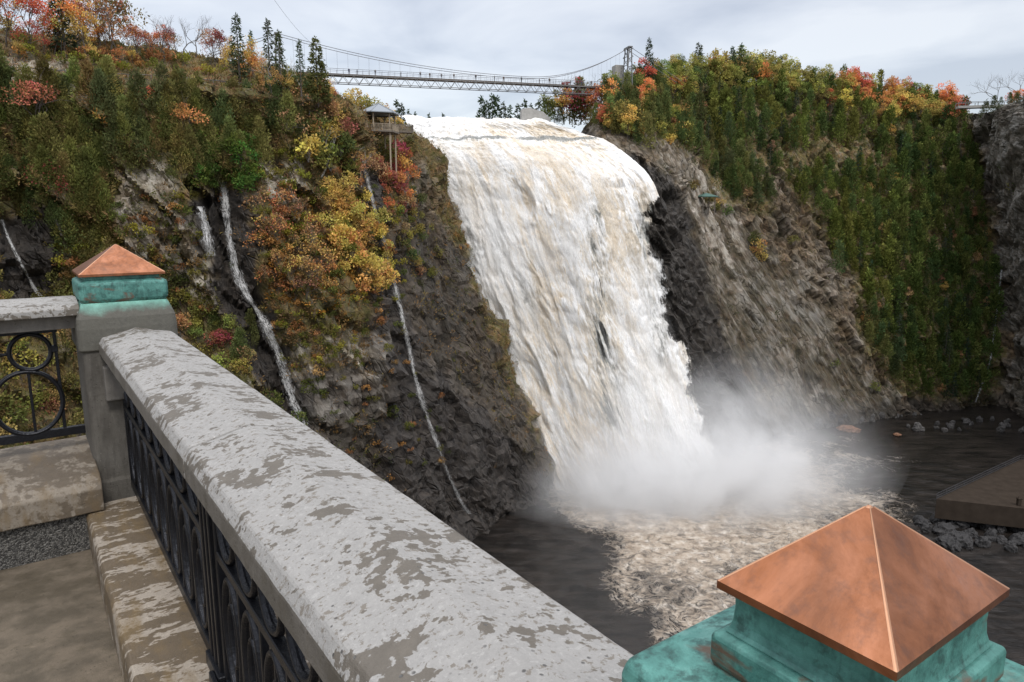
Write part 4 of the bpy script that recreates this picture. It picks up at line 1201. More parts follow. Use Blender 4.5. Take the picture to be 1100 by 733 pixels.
# little side landing
p = at_d(437, 142, 134); la = empty('lookout_landing', tuple(p), .3); tag(la, 'small railed landing sticking out right of the gazebo over the falls', 'landing')
m = MB(); m.box((-4, -1, -.2), (1, 1, 0)); m.build('deck', M_WOODD, la)
m = MB()
for y in (-.95, .95):
    m.bar((-4, y, 1.15), (1, y, 1.15), .09); m.bar((-4, y, .15), (1, y, .15), .07)
    for i in range(21): m.bar((-4+i*.25, y, 0), (-4+i*.25, y, 1.15), .05 if i % 5 else .1)
for i in range(9): m.bar((.95, -.95+i*.24, 0), (.95, -.95+i*.24, 1.15), .05)
m.bar((.95, -.95, 1.15), (.95, .95, 1.15), .09); m.build('railing', M_WOODD, la)
m = MB(); m.bar((-3, -.8, -4), (-3, -.8, -.2), .18); m.bar((-3, .8, -4), (-3, .8, -.2), .18); m.bar((.4, 0, -.2), (-3, 0, -3), .16); m.build('stilt', M_WOOD, la)

# green roofed shelter on the rock wedge
h = hit(757, 222, 'R'); p = h[0]
sh = empty('shelter', (p.x, p.y-1.2, p.z+.2), .2); tag(sh, 'small green roofed lookout shelter perched on the bare rock right of the falls', 'shelter')
m = MB(); r = 2.5; e = [(-r, -r, 2.6), (r, -r, 2.6), (r, r, 2.6), (-r, r, 2.6)]; m.add(e+[(x, y, z-.15) for x, y, z in e]+[(0, 0, 3.6)], [(k, (k+1) % 4, 8) for k in range(4)]+[(k, (k+1) % 4, 4+(k+1) % 4, 4+k) for k in range(4)]+[(4, 5, 6, 7)]); m.build('roof', M_GREENROOF, sh)
for x, y in ((-1.8, -1.8), (1.8, -1.8), (1.8, 1.8), (-1.8, 1.8)):
    m = MB(); m.box((x-.09, y-.09, -3), (x+.09, y+.09, 2.6)); m.build('roof_post', M_WOODD, sh)
m = MB(); m.box((-2, -2, -.15), (2, 2, 0)); m.build('deck', M_WOODD, sh)
m = MB()
for a, b in (((-1.9, -1.9), (1.9, -1.9)), ((1.9, -1.9), (1.9, 1.9)), ((-1.9, -1.9), (-1.9, 1.9))):
    for z in (1., .5): m.bar((*a, z), (*b, z), .07)
m.build('railing', M_WOODD, sh)
# lamp mast above the bank
h = hit(679, 136, 'R'); p = h[0] if h else Vector(at_d(679, 136, 200))
lm = empty('floodlight_mast', (p.x, p.y, p.z), 0); tag(lm, 'grey floodlight mast among the bushes above the right lip of the falls', 'floodlight')
m = MB(); m.tube([(0, 0, -1), (0, 0, 4.2)], .09, 6); m.tube([(.9, .2, -1), (.9, .2, 3.2)], .07, 6); m.build('pole', M_LAMP, lm)
m = MB(); m.box((-.5, -.35, 4.1), (.5, .1, 4.6)); m.build('lamp_head', M_LAMP, lm, bevel=.05)

# ------------------------------------------------------------------ boardwalk with wire railing along the left cliff edge
path = [(-60, 79), (0, 82), (40, 85), (90, 88), (140, 90.5), (180, 92), (225, 96), (270, 100), (310, 103), (345, 106)]
bp = [on_z(x, y, 80.3) for x, y in path]
P3 = cr1(np.array(bp), 60)
m = MB()
for i in range(59):
    a, b = P3[i], P3[i+1]; d = b-a; d /= np.linalg.norm(d); n_ = np.array([-d[1], d[0], 0])*1.1
    if n_ @ a < 0: n_ = -n_
    V = [a, b, b+n_*2, a+n_*2]; m.add([tuple(v-np.array([0, 0, .25])) for v in V]+[tuple(v) for v in V], [(0, 3, 2, 1), (4, 5, 6, 7), (0, 1, 5, 4), (1, 2, 6, 5), (2, 3, 7, 6), (3, 0, 4, 7)])
o = m.build('boardwalk', M_PATH); tag(o, kind='structure')
m = MB()
for zz, r in ((1.25, .045), (.65, .03)): m.tube([tuple(p+np.array([0, 0, zz])) for p in P3], r, 4)
rl = m.build('wire_railing', M_WIRE); tag(rl, 'low dark railing running along the boardwalk on the left cliff', 'railing')
m = MB()
for i in range(0, 60, 2): m.bar(tuple(P3[i]-np.array([0, 0, 1.5])), tuple(P3[i]+np.array([0, 0, 1.3])), .11)
m.build('railing_post', M_WOODD, rl)
# power line crossing the sky to the bridge
a = at_d(286, -12, 150); b = at_d(345, 55, 192)
m = MB(); m.tube([tuple(a*(1-t)+b*t-np.array([0, 0, 1.2*math.sin(math.pi*t)])) for t in np.linspace(0, 1, 12)], .03, 4)
o = m.build('overhead_wire', M_WIRE); tag(o, 'thin overhead wire slanting down the sky towards the bridge', 'wire')

# little road bridge far right on the skyline
p = at_d(1035, 114, 300); rb = empty('road_bridge', tuple(p), -.25); tag(rb, 'short distant road bridge with railing on the far right skyline', 'bridge')
m = MB(); m.box((-2, -1.5, -.9), (22, 1.5, -.1)); m.build('deck', M_CONC, rb)
m = MB()
for y in (-1.4, 1.4):
    m.bar((-2, y, 1.1), (22, y, 1.1), .14)
    for i in range(9): m.bar((-2+i*3, y, -.1), (-2+i*3, y, 1.1), .16)
m.build('railing', M_STEEL, rb)

# ------------------------------------------------------------------ lower lookout platform by the water on the right
pz = 6.0
A_ = on_z(1006, 536, pz); B_ = on_z(1190, 556, pz); C_ = on_z(1230, 500, pz); D_ = on_z(1096, 494, pz)
pl = empty('lookout_platform', tuple(A_), 0); tag(pl, 'dark concrete lookout platform over the water at the right edge', 'platform')
q = [tuple(v-A_) for v in (A_, B_, C_, D_)]
m = MB(); m.add([(x, y, -4.2) for x, y, z in q]+[(x, y, 0) for x, y, z in q], [(3, 2, 1, 0), (4, 5, 6, 7), (0, 1, 5, 4), (1, 2, 6, 5), (2, 3, 7, 6), (3, 0, 4, 7)]); m.build('deck', M_CONCD, pl, bevel=.06)
m = MB()
def rail(a, b, n):
    a = Vector(a); b = Vector(b)
    for z in (1.15, .6, .12): m.bar(a+Vector((0, 0, z)), b+Vector((0, 0, z)), .06)
    for i in range(n+1): m.bar(a.lerp(b, i/n), a.lerp(b, i/n)+Vector((0, 0, 1.15)), .035 if i % 6 else .08)
rail(q[0], q[3], 60); rail(q[3], q[2], 40)
m.build('railing', M_WIRE, pl)
m = MB(); c = on_z(1094, 543, pz)-A_; m.sqlathe([(.32, -.0), (.32, 1.3), (.42, 1.35), (.42, 1.5), (.1, 1.85)], (c[0], c[1]), 1., .1, 2); m.build('corner_pillar', M_CONCD, pl, bevel=.03)
# rocky footing under it
def rock_mesh(seed, n=5):
    bm = bmesh.new(); bmesh.ops.create_icosphere(bm, subdivisions=n, radius=1.)
    co = np.array([v.co for v in bm.verts]); r = 1+.42*fbm(co[:, 0]*1.3, co[:, 1]*1.3, co[:, 2]*1.3, 4, seed)+.22*(ridged(co[:, 0]*2, co[:, 1]*2, co[:, 2]*2.4, 3, seed+3)-.5)
    for v, k in zip(bm.verts, r): v.co = Vector(v.co)*float(k)
    me = bpy.data.meshes.new('boulder'); bm.to_mesh(me); bm.free(); me.materials.append(M_BOULDER); return me
RK = [rock_mesh(i, 4) for i in range(5)]
ro = rock_mesh(77, 6); ro.name = 'rock_shelf'; c = (A_+B_+C_+D_)/4
o = link('rock_shelf', ro, loc=(c[0]+1, c[1]-1, -1.)); o.scale = (20, 11, 5.4); o.color = (.12, .12, .14, 1); tag(o, kind='structure')
rk = random.Random(3)
for i in range(46):
    px = rk.uniform(985, 1110); py = rk.uniform(548, 590)+max(0, (1010-px))*.2; p = on_z(px, py, .3)
    o = bpy.data.objects.new('boulder', rk.choice(RK)); COL.objects.link(o); s = rk.uniform(.7, 2.0); o.location = p; o.scale = (s*1.2, s, s*.8); o.rotation_euler = (rk.uniform(0, 6), rk.uniform(0, 6), rk.uniform(0, 6)); o.color = (.11, .11, .13, 1)
    tag(o, 'wet blackish boulder in the pile below the lookout platform', 'boulder', 'boulders below the platform')
for i in range(70):
    px = rk.uniform(868, 1100); py = rk.uniform(446, 463)
    h = hit(px, py, 'R'); p = h[0] if h else Vector(on_z(px, py, .2))
    o = bpy.data.objects.new('boulder', rk.choice(RK)); COL.objects.link(o); s = rk.uniform(.35, 1.2); o.location = p; o.scale = (s*1.2, s, s*.7); o.rotation_euler = (rk.uniform(0, 6), rk.uniform(0, 6), rk.uniform(0, 6)); g = rk.uniform(.3, .8); o.color = (g, g, g, 1)
    tag(o, 'grey boulder on the far shore below the forested gorge wall', 'boulder', 'boulders on the far shore')
for px, py, s in ((908, 461, 1.5), (914, 462, 1.7), (964, 467, .7)):
    p = on_z(px, py, .4); o = link('boulder', RK[1], loc=tuple(p)); o.scale = (s*1.5, s, s*.7); o.color = (2.0, .95, .45, 1)
    tag(o, 'orange stained boulder at the water edge of the far shore', 'boulder', 'orange boulders on the far shore')

# ------------------------------------------------------------------ foliage meshes
def leaves(C, Dr, L, W, rg, tint, hue, droop=0.):
    """diamond leaves / sprays: centre base C, direction Dr, length L, width W"""
    n = len(C)
    Dr = Dr/np.linalg.norm(Dr, axis=1, keepdims=True)
    rv = rg.normal(size=(n, 3)); S = np.cross(Dr, rv); S /= np.linalg.norm(S, axis=1, keepdims=True)+1e-9
    L = np.broadcast_to(np.asarray(L, float), (n,))[:, None]; Wd = np.broadcast_to(np.asarray(W, float), (n,))[:, None]
    V = np.stack([C, C+Dr*L*.45+S*Wd*.5, C+Dr*L+np.array([0, 0, -1])*L*droop, C+Dr*L*.45-S*Wd*.5], 1).reshape(-1, 3)
    Fq = np.arange(n*4).reshape(n, 4)
    return V, Fq, np.repeat(tint, 4), np.repeat(hue, 4)

def merge(parts):
    V = []; Fs = []; T = []; H = []; o = 0
    for v, f, t, h in parts: V.append(v); Fs.append(f+o); T.append(t); H.append(h); o += len(v)
    return np.concatenate(V), np.concatenate(Fs), np.concatenate(T), np.concatenate(H)

def crown_mesh(name, parts, trunk=None, bark=None):
    V, Fq, T, H = merge(parts)
    mats = [M_LEAF]; midx = np.zeros(len(Fq)); faces = [Fq]
    if trunk is not None:
        tv = np.array(trunk.V); q = [f for f in trunk.F if len(f) == 4]
        q = np.array(q)+len(V); V = np.concatenate([V, tv]); faces.append(q)
        T = np.concatenate([T, np.ones(len(tv))]); H = np.concatenate([H, np.zeros(len(tv))])
        mats.append(bark or M_BARK); midx = np.concatenate([midx, np.ones(len(q))])
    return mesh_arrays(name, V, faces, mats, dict(tint=T, hue=H), midx=midx)

def conifer(seed, H=9., R=2., levels=26, shape=.8, droop=.25, dens=1., base=.05, spray=(.55, .3), rag=.25, tip=.02, up=.1):
    rg = np.random.default_rng(seed); parts = []
    for i in range(levels):
        f = base+(1-base)*(i+rg.uniform(-.4, .4))/levels; f = min(max(f, .01), .99)
        z = f*H; r = R*((1-f)**shape+tip)*(1-.35*math.exp(-(f/.10)))
        nb = max(4, int((5+5*(1-f))*dens))
        for b in range(nb):
            a = rg.uniform(0, 2*np.pi); rr = r*rg.uniform(1-rag*1.6, 1+rag*.6); k = max(3, int(rr/.28*dens))
            s = rg.uniform(.15, 1, k)**.7; t = rg.uniform(.7, 1.25)
            d = np.array([math.cos(a), math.sin(a), 0])
            C = d*(s*rr)[:, None] + np.array([0, 0, 1.])*(z - droop*s**1.5*rr + up*rr*s)[:, None] + rg.normal(size=(k, 3))*.10*(H/9)
            Dr = d + rg.normal(size=(k, 3))*.45 + np.array([0, 0, -.25-droop*.6+up])
            parts.append(leaves(C, Dr, rg.uniform(.7, 1.3, k)*spray[0], spray[1], rg, t*rg.uniform(.85, 1.15, k), np.full(k, rg.normal()*.012)))
    k = 14
    C = np.stack([rg.normal(size=k)*.05, rg.normal(size=k)*.05, rg.uniform(.93, 1.0, k)*H], 1)
    parts.append(leaves(C, np.stack([rg.normal(size=k)*.5, rg.normal(size=k)*.5, np.full(k, .8)], 1), spray[0]*.8, spray[1]*.6, rg, np.ones(k), np.zeros(k)))
    return parts

def cedar(seed, H=8., R=1.9, n=950, leaf=.6):
    """dense rounded-conical cedar: upright flattened sprays over an uneven surface"""
    rg = np.random.default_rng(seed); parts = []
    nc = 46
    f = rg.uniform(.03, .97, nc); a = rg.uniform(0, 2*np.pi, nc)
    prof = lambda f: R*np.minimum(1, (f+.06)/.22)*((1-f)**.72+.03)
    for i in range(nc):
        r = prof(f[i])*rg.uniform(.45, 1.); c = np.array([math.cos(a[i])*r, math.sin(a[i])*r, f[i]*H]); k = n//nc
        sz = R*(.30+.28*(1-f[i]))
        P = rg.normal(size=(k, 3)); P /= np.linalg.norm(P, axis=1, keepdims=True); P *= (rg.uniform(.3, 1, k)**.5)[:, None]
        C = c + P*np.array([sz, sz, sz*1.5])
        Dr = P*.7 + np.array([math.cos(a[i])*.5, math.sin(a[i])*.5, .75]) + rg.normal(size=(k, 3))*.35
        t = rg.uniform(.5, 1.5)
        parts.append(leaves(C, Dr, rg.uniform(.6, 1.3, k)*leaf, leaf*.36, rg, t*rg.uniform(.85, 1.15, k), np.full(k, rg.normal()*.014)))
    return parts

def limbs(mb, rg, p, d, L, r, depth, tips, spread=.6, n=3, nseg=3, taper=.62):
    pts = [p]; rad = [r]; q = p.copy(); dd = d.copy()
    for i in range(nseg):
        dd = dd + rg.normal(size=3)*.14 + np.array([0, 0, .05]); dd /= np.linalg.norm(dd)
        q = q + dd*L/nseg; pts.append(q.copy()); rad.append(r*(1-(1-taper)*(i+1)/nseg))
    mb.tube(pts, rad, 5 if depth > 1 else 4, cap=False)
    if depth == 0: tips.append(q); return
    for k in range(n):
        a = rg.normal(size=3); a -= dd*a.dot(dd); a /= np.linalg.norm(a)
        nd = dd*(1-spread*.4) + a*spread*rg.uniform(.7, 1.3); nd /= np.linalg.norm(nd)
        i = nseg if k < n-1 else max(1, nseg-1)
        limbs(mb, rg, pts[i], nd, L*rg.uniform(.62, .8), rad[i]*.72, depth-1, tips, spread, n, nseg, taper)

def deciduous(seed, H=9., R=2.6, clumps=40, per=34, leaf=.34, trunk_f=.35, depth=2, squash=1., openness=.35, tr=.13, hue=.012):
    rg = np.random.default_rng(seed); mb = MB(); tips = []
    limbs(mb, rg, np.array([0, 0, -.4]), np.array([0, 0, 1.]), H*trunk_f+.4, tr, 0, tips, nseg=4, taper=.8)
    t0 = tips.pop(); tips = []
    for k in range(5):
        a = 2*np.pi*(k+rg.uniform(-.3, .3))/5
        d = np.array([math.cos(a)*.6, math.sin(a)*.6, 1.]); d /= np.linalg.norm(d)
        limbs(mb, rg, t0-np.array([0, 0, H*trunk_f*.25*rg.uniform(0, 1)]), d, H*.26, tr*.55, depth-1, tips, .65, 3)
    limbs(mb, rg, t0, np.array([rg.normal()*.1, rg.normal()*.1, 1.]), H*.34, tr*.7, depth-1, tips, .6, 3)
    parts = []; cz = H*(trunk_f+.30)
    cen = []
    for i in range(clumps):
        if i < len(tips) and rg.uniform() < .8: c = np.array(tips[i])
        else:
            P = rg.normal(size=3); P /= np.linalg.norm(P); P *= rg.uniform(.35, 1)**.5
            c = np.array([P[0]*R, P[1]*R, cz+P[2]*H*.36*squash])
        cen.append(c); k = int(per*rg.uniform(.5, 1.3)); s = R*rg.uniform(.16, .34)
        P = rg.normal(size=(k, 3)); P /= np.linalg.norm(P, axis=1, keepdims=True); P *= (rg.uniform(.2, 1, k)**.4)[:, None]
        C = c + P*np.array([s*1.25, s*1.25, s*.8])
        t = rg.uniform(.6, 1.35)
        parts.append(leaves(C, P+rg.normal(size=(k, 3))*.6, rg.uniform(.6, 1.3, k)*leaf, leaf*.7, rg, t*rg.uniform(.8, 1.2, k), np.full(k, rg.normal()*hue)))
    return parts, mb

def bare(seed, H=8., tr=.11, depth=4, lean=(0, 0), spread=.5):
    rg = np.random.default_rng(seed); mb = MB(); tips = []
    d = np.array([lean[0], lean[1], 1.]); d /= np.linalg.norm(d)
    limbs(mb, rg, np.array([0, 0, -.3]), d, H*.42, tr, depth, tips, spread, 3, 4, .7)
    return mb

def shrub(seed, R=1.2, H=1.6, clumps=16, per=26, leaf=.28, up=.4, hue=.015):
    rg = np.random.default_rng(seed); parts = []; mb = MB()
    for i in range(clumps):
        P = rg.normal(size=3); P /= np.linalg.norm(P); P *= rg.uniform(.3, 1)**.5
        c = np.array([P[0]*R, P[1]*R, H*.55+P[2]*H*.5]); k = int(per*rg.uniform(.5, 1.3)); s = R*.33
        Q = rg.normal(size=(k, 3)); Q /= np.linalg.norm(Q, axis=1, keepdims=True); Q *= (rg.uniform(.2, 1, k)**.4)[:, None]
        t = rg.uniform(.6, 1.35)
        parts.append(leaves(c+Q*s, Q+np.array([0, 0, up])+rg.normal(size=(k, 3))*.5, rg.uniform(.6, 1.3, k)*leaf, leaf*.65, rg, t*rg.uniform(.8, 1.2, k), np.full(k, rg.normal()*hue)))
        if i % 3 == 0: mb.tube([(0, 0, -.4), tuple(c*.5), tuple(c)], [.05, .035, .012], 4, cap=False)
    return parts, mb

CED = [crown_mesh('cedar', cedar(100+i, 8., 1.75+.12*(i % 3), 900, .62)) for i in range(6)]
CEDN = [crown_mesh('cedar', cedar(120+i, 8., 2.0+.15*(i % 3), 2100, .50)) for i in range(5)]
SPR = [crown_mesh('spruce', conifer(140+i, 10., 1.75, 26, .85, .3, 1., .06, (.62, .26), .3), *([(lambda m: m.tube([(0, 0, -.5), (0, 0, 9.6)], [.16, .03], 5, cap=False))(MB())])) for i in range(5)]
DEC = []
for i in range(7):
    p, m = deciduous(160+i, 9., 2.7, 44, 26, .46, .28, 2, 1., tr=.15); DEC.append(crown_mesh('broadleaf_tree', p, m))
SHR = []
for i in range(6):
    p, m = shrub(180+i, 1.25, 1.7, 18, 30, .27); SHR.append(crown_mesh('shrub', p, m))
SHS = []   # sparse twiggy shrubs with few leaves left
for i in range(4):
    rg = np.random.default_rng(200+i); m = MB(); tips = []
    for k in range(5):
        d = np.array([rg.normal()*.5, rg.normal()*.5, 1.]); d /= np.linalg.norm(d)
        limbs(m, rg, np.array([0, 0, -.3]), d, 1.1, .035, 2, tips, .6, 3, 3)
    tips = np.array(tips); rep = np.repeat(tips, 4, 0)+rg.normal(size=(len(tips)*4, 3))*.16
    tt_ = rg.uniform(.6, 1.3, len(rep))
    SHS.append(crown_mesh('shrub', [leaves(rep, rg.normal(size=(len(rep), 3)), .24, .17, rg, tt_, rg.normal(size=len(rep))*.015)], m))
BARE = []
for i in range(4):
    m = bare(220+i, 8., .12, 4); me = bpy.data.meshes.new('bare_tree'); me.from_pydata(m.V, [], m.F); me.materials.append(M_BARK); BARE.append(me)
for i in range(3):
    m = bare(230+i, 8., .13, 3, (.05, 0), .42); me = bpy.data.meshes.new('bare_tree'); me.from_pydata(m.V, [], m.F); me.materials.append(M_PALEBARK); BARE.append(me)

GREEN_CEDAR = [(.115, .122, .028), (.092, .106, .028), (.14, .135, .032), (.078, .095, .030), (.155, .135, .034)]
DKGREEN = [(.040, .060, .030), (.050, .070, .034), (.060, .078, .030)]
ORANGE = [(.50, .13, .025), (.44, .17, .03), (.42, .10, .03), (.50, .20, .035)]
YELLOW = [(.46, .29, .05), (.40, .30, .06), (.50, .31, .05)]
RED = [(.30, .06, .04), (.36, .085, .045), (.24, .055, .045)]
YGREEN = [(.21, .215, .038), (.26, .23, .04), (.15, .19, .04), (.30, .25, .045)]
BRGREEN = [(.085, .15, .018), (.11, .18, .022), (.07, .12, .018)]
RUST = [(.30, .14, .06), (.27, .17, .07), (.36, .19, .065)]

def put(name, me, p, s, col, label, cat, group, rz=None, sz=None, tilt=0.):
    o = bpy.data.objects.new(name, me); COL.objects.link(o)
    o.location = p; o.scale = (s, s, s*(sz or 1.)); o.rotation_euler = (random.uniform(-tilt, tilt), random.uniform(-tilt, tilt), random.uniform(0, 6.28) if rz is None else rz)
    o.color = (*[c*random.uniform(.88, 1.12) for c in col], 1)
    return tag(o, label, cat, group)

def split_tree(name, meshes, p, s, col, label, cat, group, sz=None, rz=None):
    """a tree whose trunk shows: Empty > trunk, crown"""
    r = empty(name, p, random.uniform(0, 6.28) if rz is None else rz); tag(r, label, cat, group)
    for nm, me in meshes:
        o = bpy.data.objects.new(nm, me); COL.objects.link(o); o.parent = r
        o.scale = (s, s, s*(sz or 1.)); o.color = (*[c*random.uniform(.9, 1.1) for c in col], 1)
    return r

def height_for(p, py_top):
    """height that makes a tree standing at p reach picture row py_top"""
    lo, hi = .2, 60.
    for _ in range(30):
        m = (lo+hi)/2; y = project(np.array([p[0], p[1], p[2]+m]))[1]
        if y > py_top: lo = m
        else: hi = m
    return lo

def scatter(poly, step, seed, jit=.45):
    rg = random.Random(seed); xs_ = [p[0] for p in poly]; ys_ = [p[1] for p in poly]; out = []
    y = min(ys_); k = 0
    while y < max(ys_):
        x = min(xs_) + (k % 2)*step/2
        while x < max(xs_):
            q = (x+rg.uniform(-jit, jit)*step, y+rg.uniform(-jit, jit)*step)
            if inpoly(np.array([q[0]]), np.array([q[1]]), poly)[0]: out.append(q)
            x += step
        y += step*.8; k += 1
    return out

# ------------------------------------------------------------------ forest on the right wall of the gorge
P_FB = [(650,146),(690,140),(708,146),(748,166),(778,206),(800,228),(832,226),(842,200),(862,232),(884,262),(914,328),(938,384),(960,414),(1000,430),(1058,432),(1072,395),(1072,300),(1058,228),(1046,162),(1036,118),(960,100),(830,76),(700,88),(650,112)]
spots = []
for q in scatter(P_FB, 9.4, 3):
    if inpoly(np.array([q[0]]), np.array([q[1]]), P_GAP)[0] and random.random() < .85: continue
    if q[1] > 150 and fbm(np.array([q[0]/34]), np.array([q[1]/44]), np.array([2.]), 2, 19)[0] > .52: continue
    h = hit(q[0], q[1], 'R')
    if h: spots.append((q, h[0]))
nced = 0; nspr = 0; WOOD = []
random.shuffle(spots)
spots.sort(key=lambda s: s[1].length)
for (q, p) in spots:
    px, py = q
    sk = np.interp(px, [640, 700, 760, 830, 900, 1000, 1040], [120, 88, 76, 80, 100, 108, 118])
    up = py-sk
    r = random.random()
    if up < 30 and r < .55 and px > 655:
        col = random.choice(YGREEN*4+ORANGE[:2]+GREEN_CEDAR if px < 890 else ORANGE+YGREEN+YELLOW); hh = random.uniform(6.5, 9.5)
        nm = 'orange' if col in ORANGE or col in YELLOW else 'yellow green'
        put('broadleaf_tree', random.choice(DEC), p, hh/9, col, nm+' autumn tree among the cedars near the top of the right gorge wall', 'tree', nm+' trees high on the right gorge wall')
    elif (r < .10 and nspr < 70):
        nspr += 1
        put('spruce', random.choice(SPR), p, random.uniform(6, 10)/10, random.choice(DKGREEN), 'dark pointed spruce among the olive cedars of the right gorge wall', 'tree', 'dark spruces on the right gorge wall')
    elif r < .125:
        put('bare_tree', random.choice(BARE[:4]), p, random.uniform(5, 7)/8, (.1, .1, .1), 'bare grey tree among the cedars of the right gorge wall', 'tree', 'bare trees on the right gorge wall')
    elif r < .16 and up > 30:
        put('broadleaf_tree', random.choice(DEC), p, random.uniform(3.5, 5.5)/9, random.choice(RUST+YELLOW[:1]), 'small rusty brown tree among the cedars of the right gorge wall', 'tree', 'rusty trees on the right gorge wall')
    else:
        nced += 1
        c = np.array(random.choice(GREEN_CEDAR))*np.array([.80, .92, .95])*random.uniform(.85, 1.25)
        if px > 960: c = c*np.array([.72, .82, .9])
        if nced > 105:
            WOOD.append((np.array(p), random.choice((3.6, 4.8, 5.6, 6.4, 7.4, 8.8))/8*random.uniform(.95, 1.15), random.uniform(.8, 1.25), random.uniform(0, 6.28), c)); continue
        put('cedar', random.choice(CED), p, random.uniform(4.8, 7.6)/8*1.12, c, 'olive green cedar in the dense stand on the right gorge wall', 'tree', 'cedars on the right gorge wall', sz=random.uniform(.9, 1.15), tilt=.05)
FARC = [merge(cedar(400+i, 8., 1.7+.12*(i % 3), 520, .80)) for i in range(5)]
WV = []; WC = []
for p, s, sz, a, c in WOOD:
    V, Fq, T, H = FARC[rng.integers(5)]
    ca, sa = math.cos(a), math.sin(a)
    WV.append(np.stack([V[:, 0]*ca-V[:, 1]*sa, V[:, 0]*sa+V[:, 1]*ca, V[:, 2]*sz], 1)*s+p)
    WC.append(np.clip(c*rng.uniform(1.1, 1.75), 0, 1)*T[:, None])
WV = np.concatenate(WV); o = link('woodland', mesh_arrays('woodland', WV, np.arange(len(WV)).reshape(-1, 4), M_LITTER, dict(col=np.concatenate(WC)))); tag(o, kind='stuff')
print('shrubs', sum(1 for o in bpy.data.objects if o.name.startswith('shrub'))); print('right', nced, nspr, len(spots))

# crest of the right wall: broadleaf trees against the sky
def crest(px, back=0.):
    c = cr1(GR[None, 0:0] if False else CREST_R, 400); X = project(c)[0]; i = int(np.argmin(np.abs(X-px)+1e3*(c[:, 1] < 0)))
    p = c[i]*np.array([1+back/300, 1+back/300, 1]); z = drop(p[0], p[1], 'R')
    return Vector((p[0], p[1], (z if z is not None else p[2])-.2))
SKY_TOP = lambda x: np.interp(x, [600, 640, 668, 700, 730, 770, 800, 830, 860, 890, 915, 940, 970, 1000, 1030, 1042], [86, 72, 78, 66, 58, 49, 50, 54, 66, 76, 72, 88, 82, 96, 98, 104])
x = 668.
while x < 1040:
    for back in (0., 9., -7.):
        px = x+random.uniform(-6, 6); p = crest(px, back+random.uniform(-3, 3)); hh = height_for(p, SKY_TOP(px)+random.uniform(-3, 12)+(9 if back < 0 else 0)); hh = min(max(hh, 5), 15)
        if 895 < px < 935 or 955 < px < 985 or 1000 < px < 1040: pal = ORANGE*2+YGREEN+RUST+YELLOW[:1]
        elif 812 < px < 830: pal = YGREEN*2+ORANGE[:2]
        elif 690 < px < 720: pal = YGREEN*2+ORANGE[:1]+RUST
        else: pal = YGREEN*2+GREEN_CEDAR[:2]
        r = random.random()
        if r < .16: put('spruce', random.choice(SPR), p, (hh+1)/10, random.choice(DKGREEN), 'dark spruce rising among the autumn trees on the skyline right of the falls', 'tree', 'spruces on the right skyline')
        else:
            col = random.choice(pal); nm = 'orange' if col in ORANGE or col in RED or col in RUST else 'yellow green'
            put('broadleaf_tree', random.choice(DEC), p, hh/9, col, nm+' autumn tree on the skyline of the right gorge wall', 'tree', nm+' trees on the right skyline')
    x += 11
for px, top in ((748, 46), (784, 50), (918, 73), (1003, 97), (958, 88)):
    p = crest(px, 3.); put('spruce', SPR[2], p, height_for(p, top)/10, DKGREEN[0], 'tall dark spruce standing above its neighbours on the right skyline', 'tree', 'tall spruces on the right skyline')
# far right slab top
for px, top, kind in ((1058, 108, 'c'), (1066, 104, 'c'), (1074, 106, 'c'), (1083, 100, 'c'), (1092, 98, 'c'), (1100, 100, 'c'), (1112, 98, 'c'), (1130, 96, 'c'), (1087, 96, 'o'), (1096, 94, 'o'), (1073, 78, 'b'), (1096, 75, 'b'), (1110, 74, 'b')):
    p = crest(px, random.uniform(-8, -2) if kind == 'c' else 3.)
    hh = height_for(p, top); hh = min(max(hh, 3.5), 14)
    if kind == 'c': put('cedar', random.choice(CED), p, hh/8, DKGREEN[2], 'dark cedar on top of the bare rock face at the far right', 'tree', 'cedars above the far right rock face')
    elif kind == 'o': put('broadleaf_tree', random.choice(DEC), p, hh/9, ORANGE[0], 'small orange tree on top of the bare rock face at the far right', 'tree', 'orange trees above the far right rock face')
    else: put('bare_tree', random.choice(BARE[:4]), p, hh/8, (.1, .1, .1), 'bare tree on top of the bare rock face at the far right', 'tree', 'bare trees above the far right rock face')

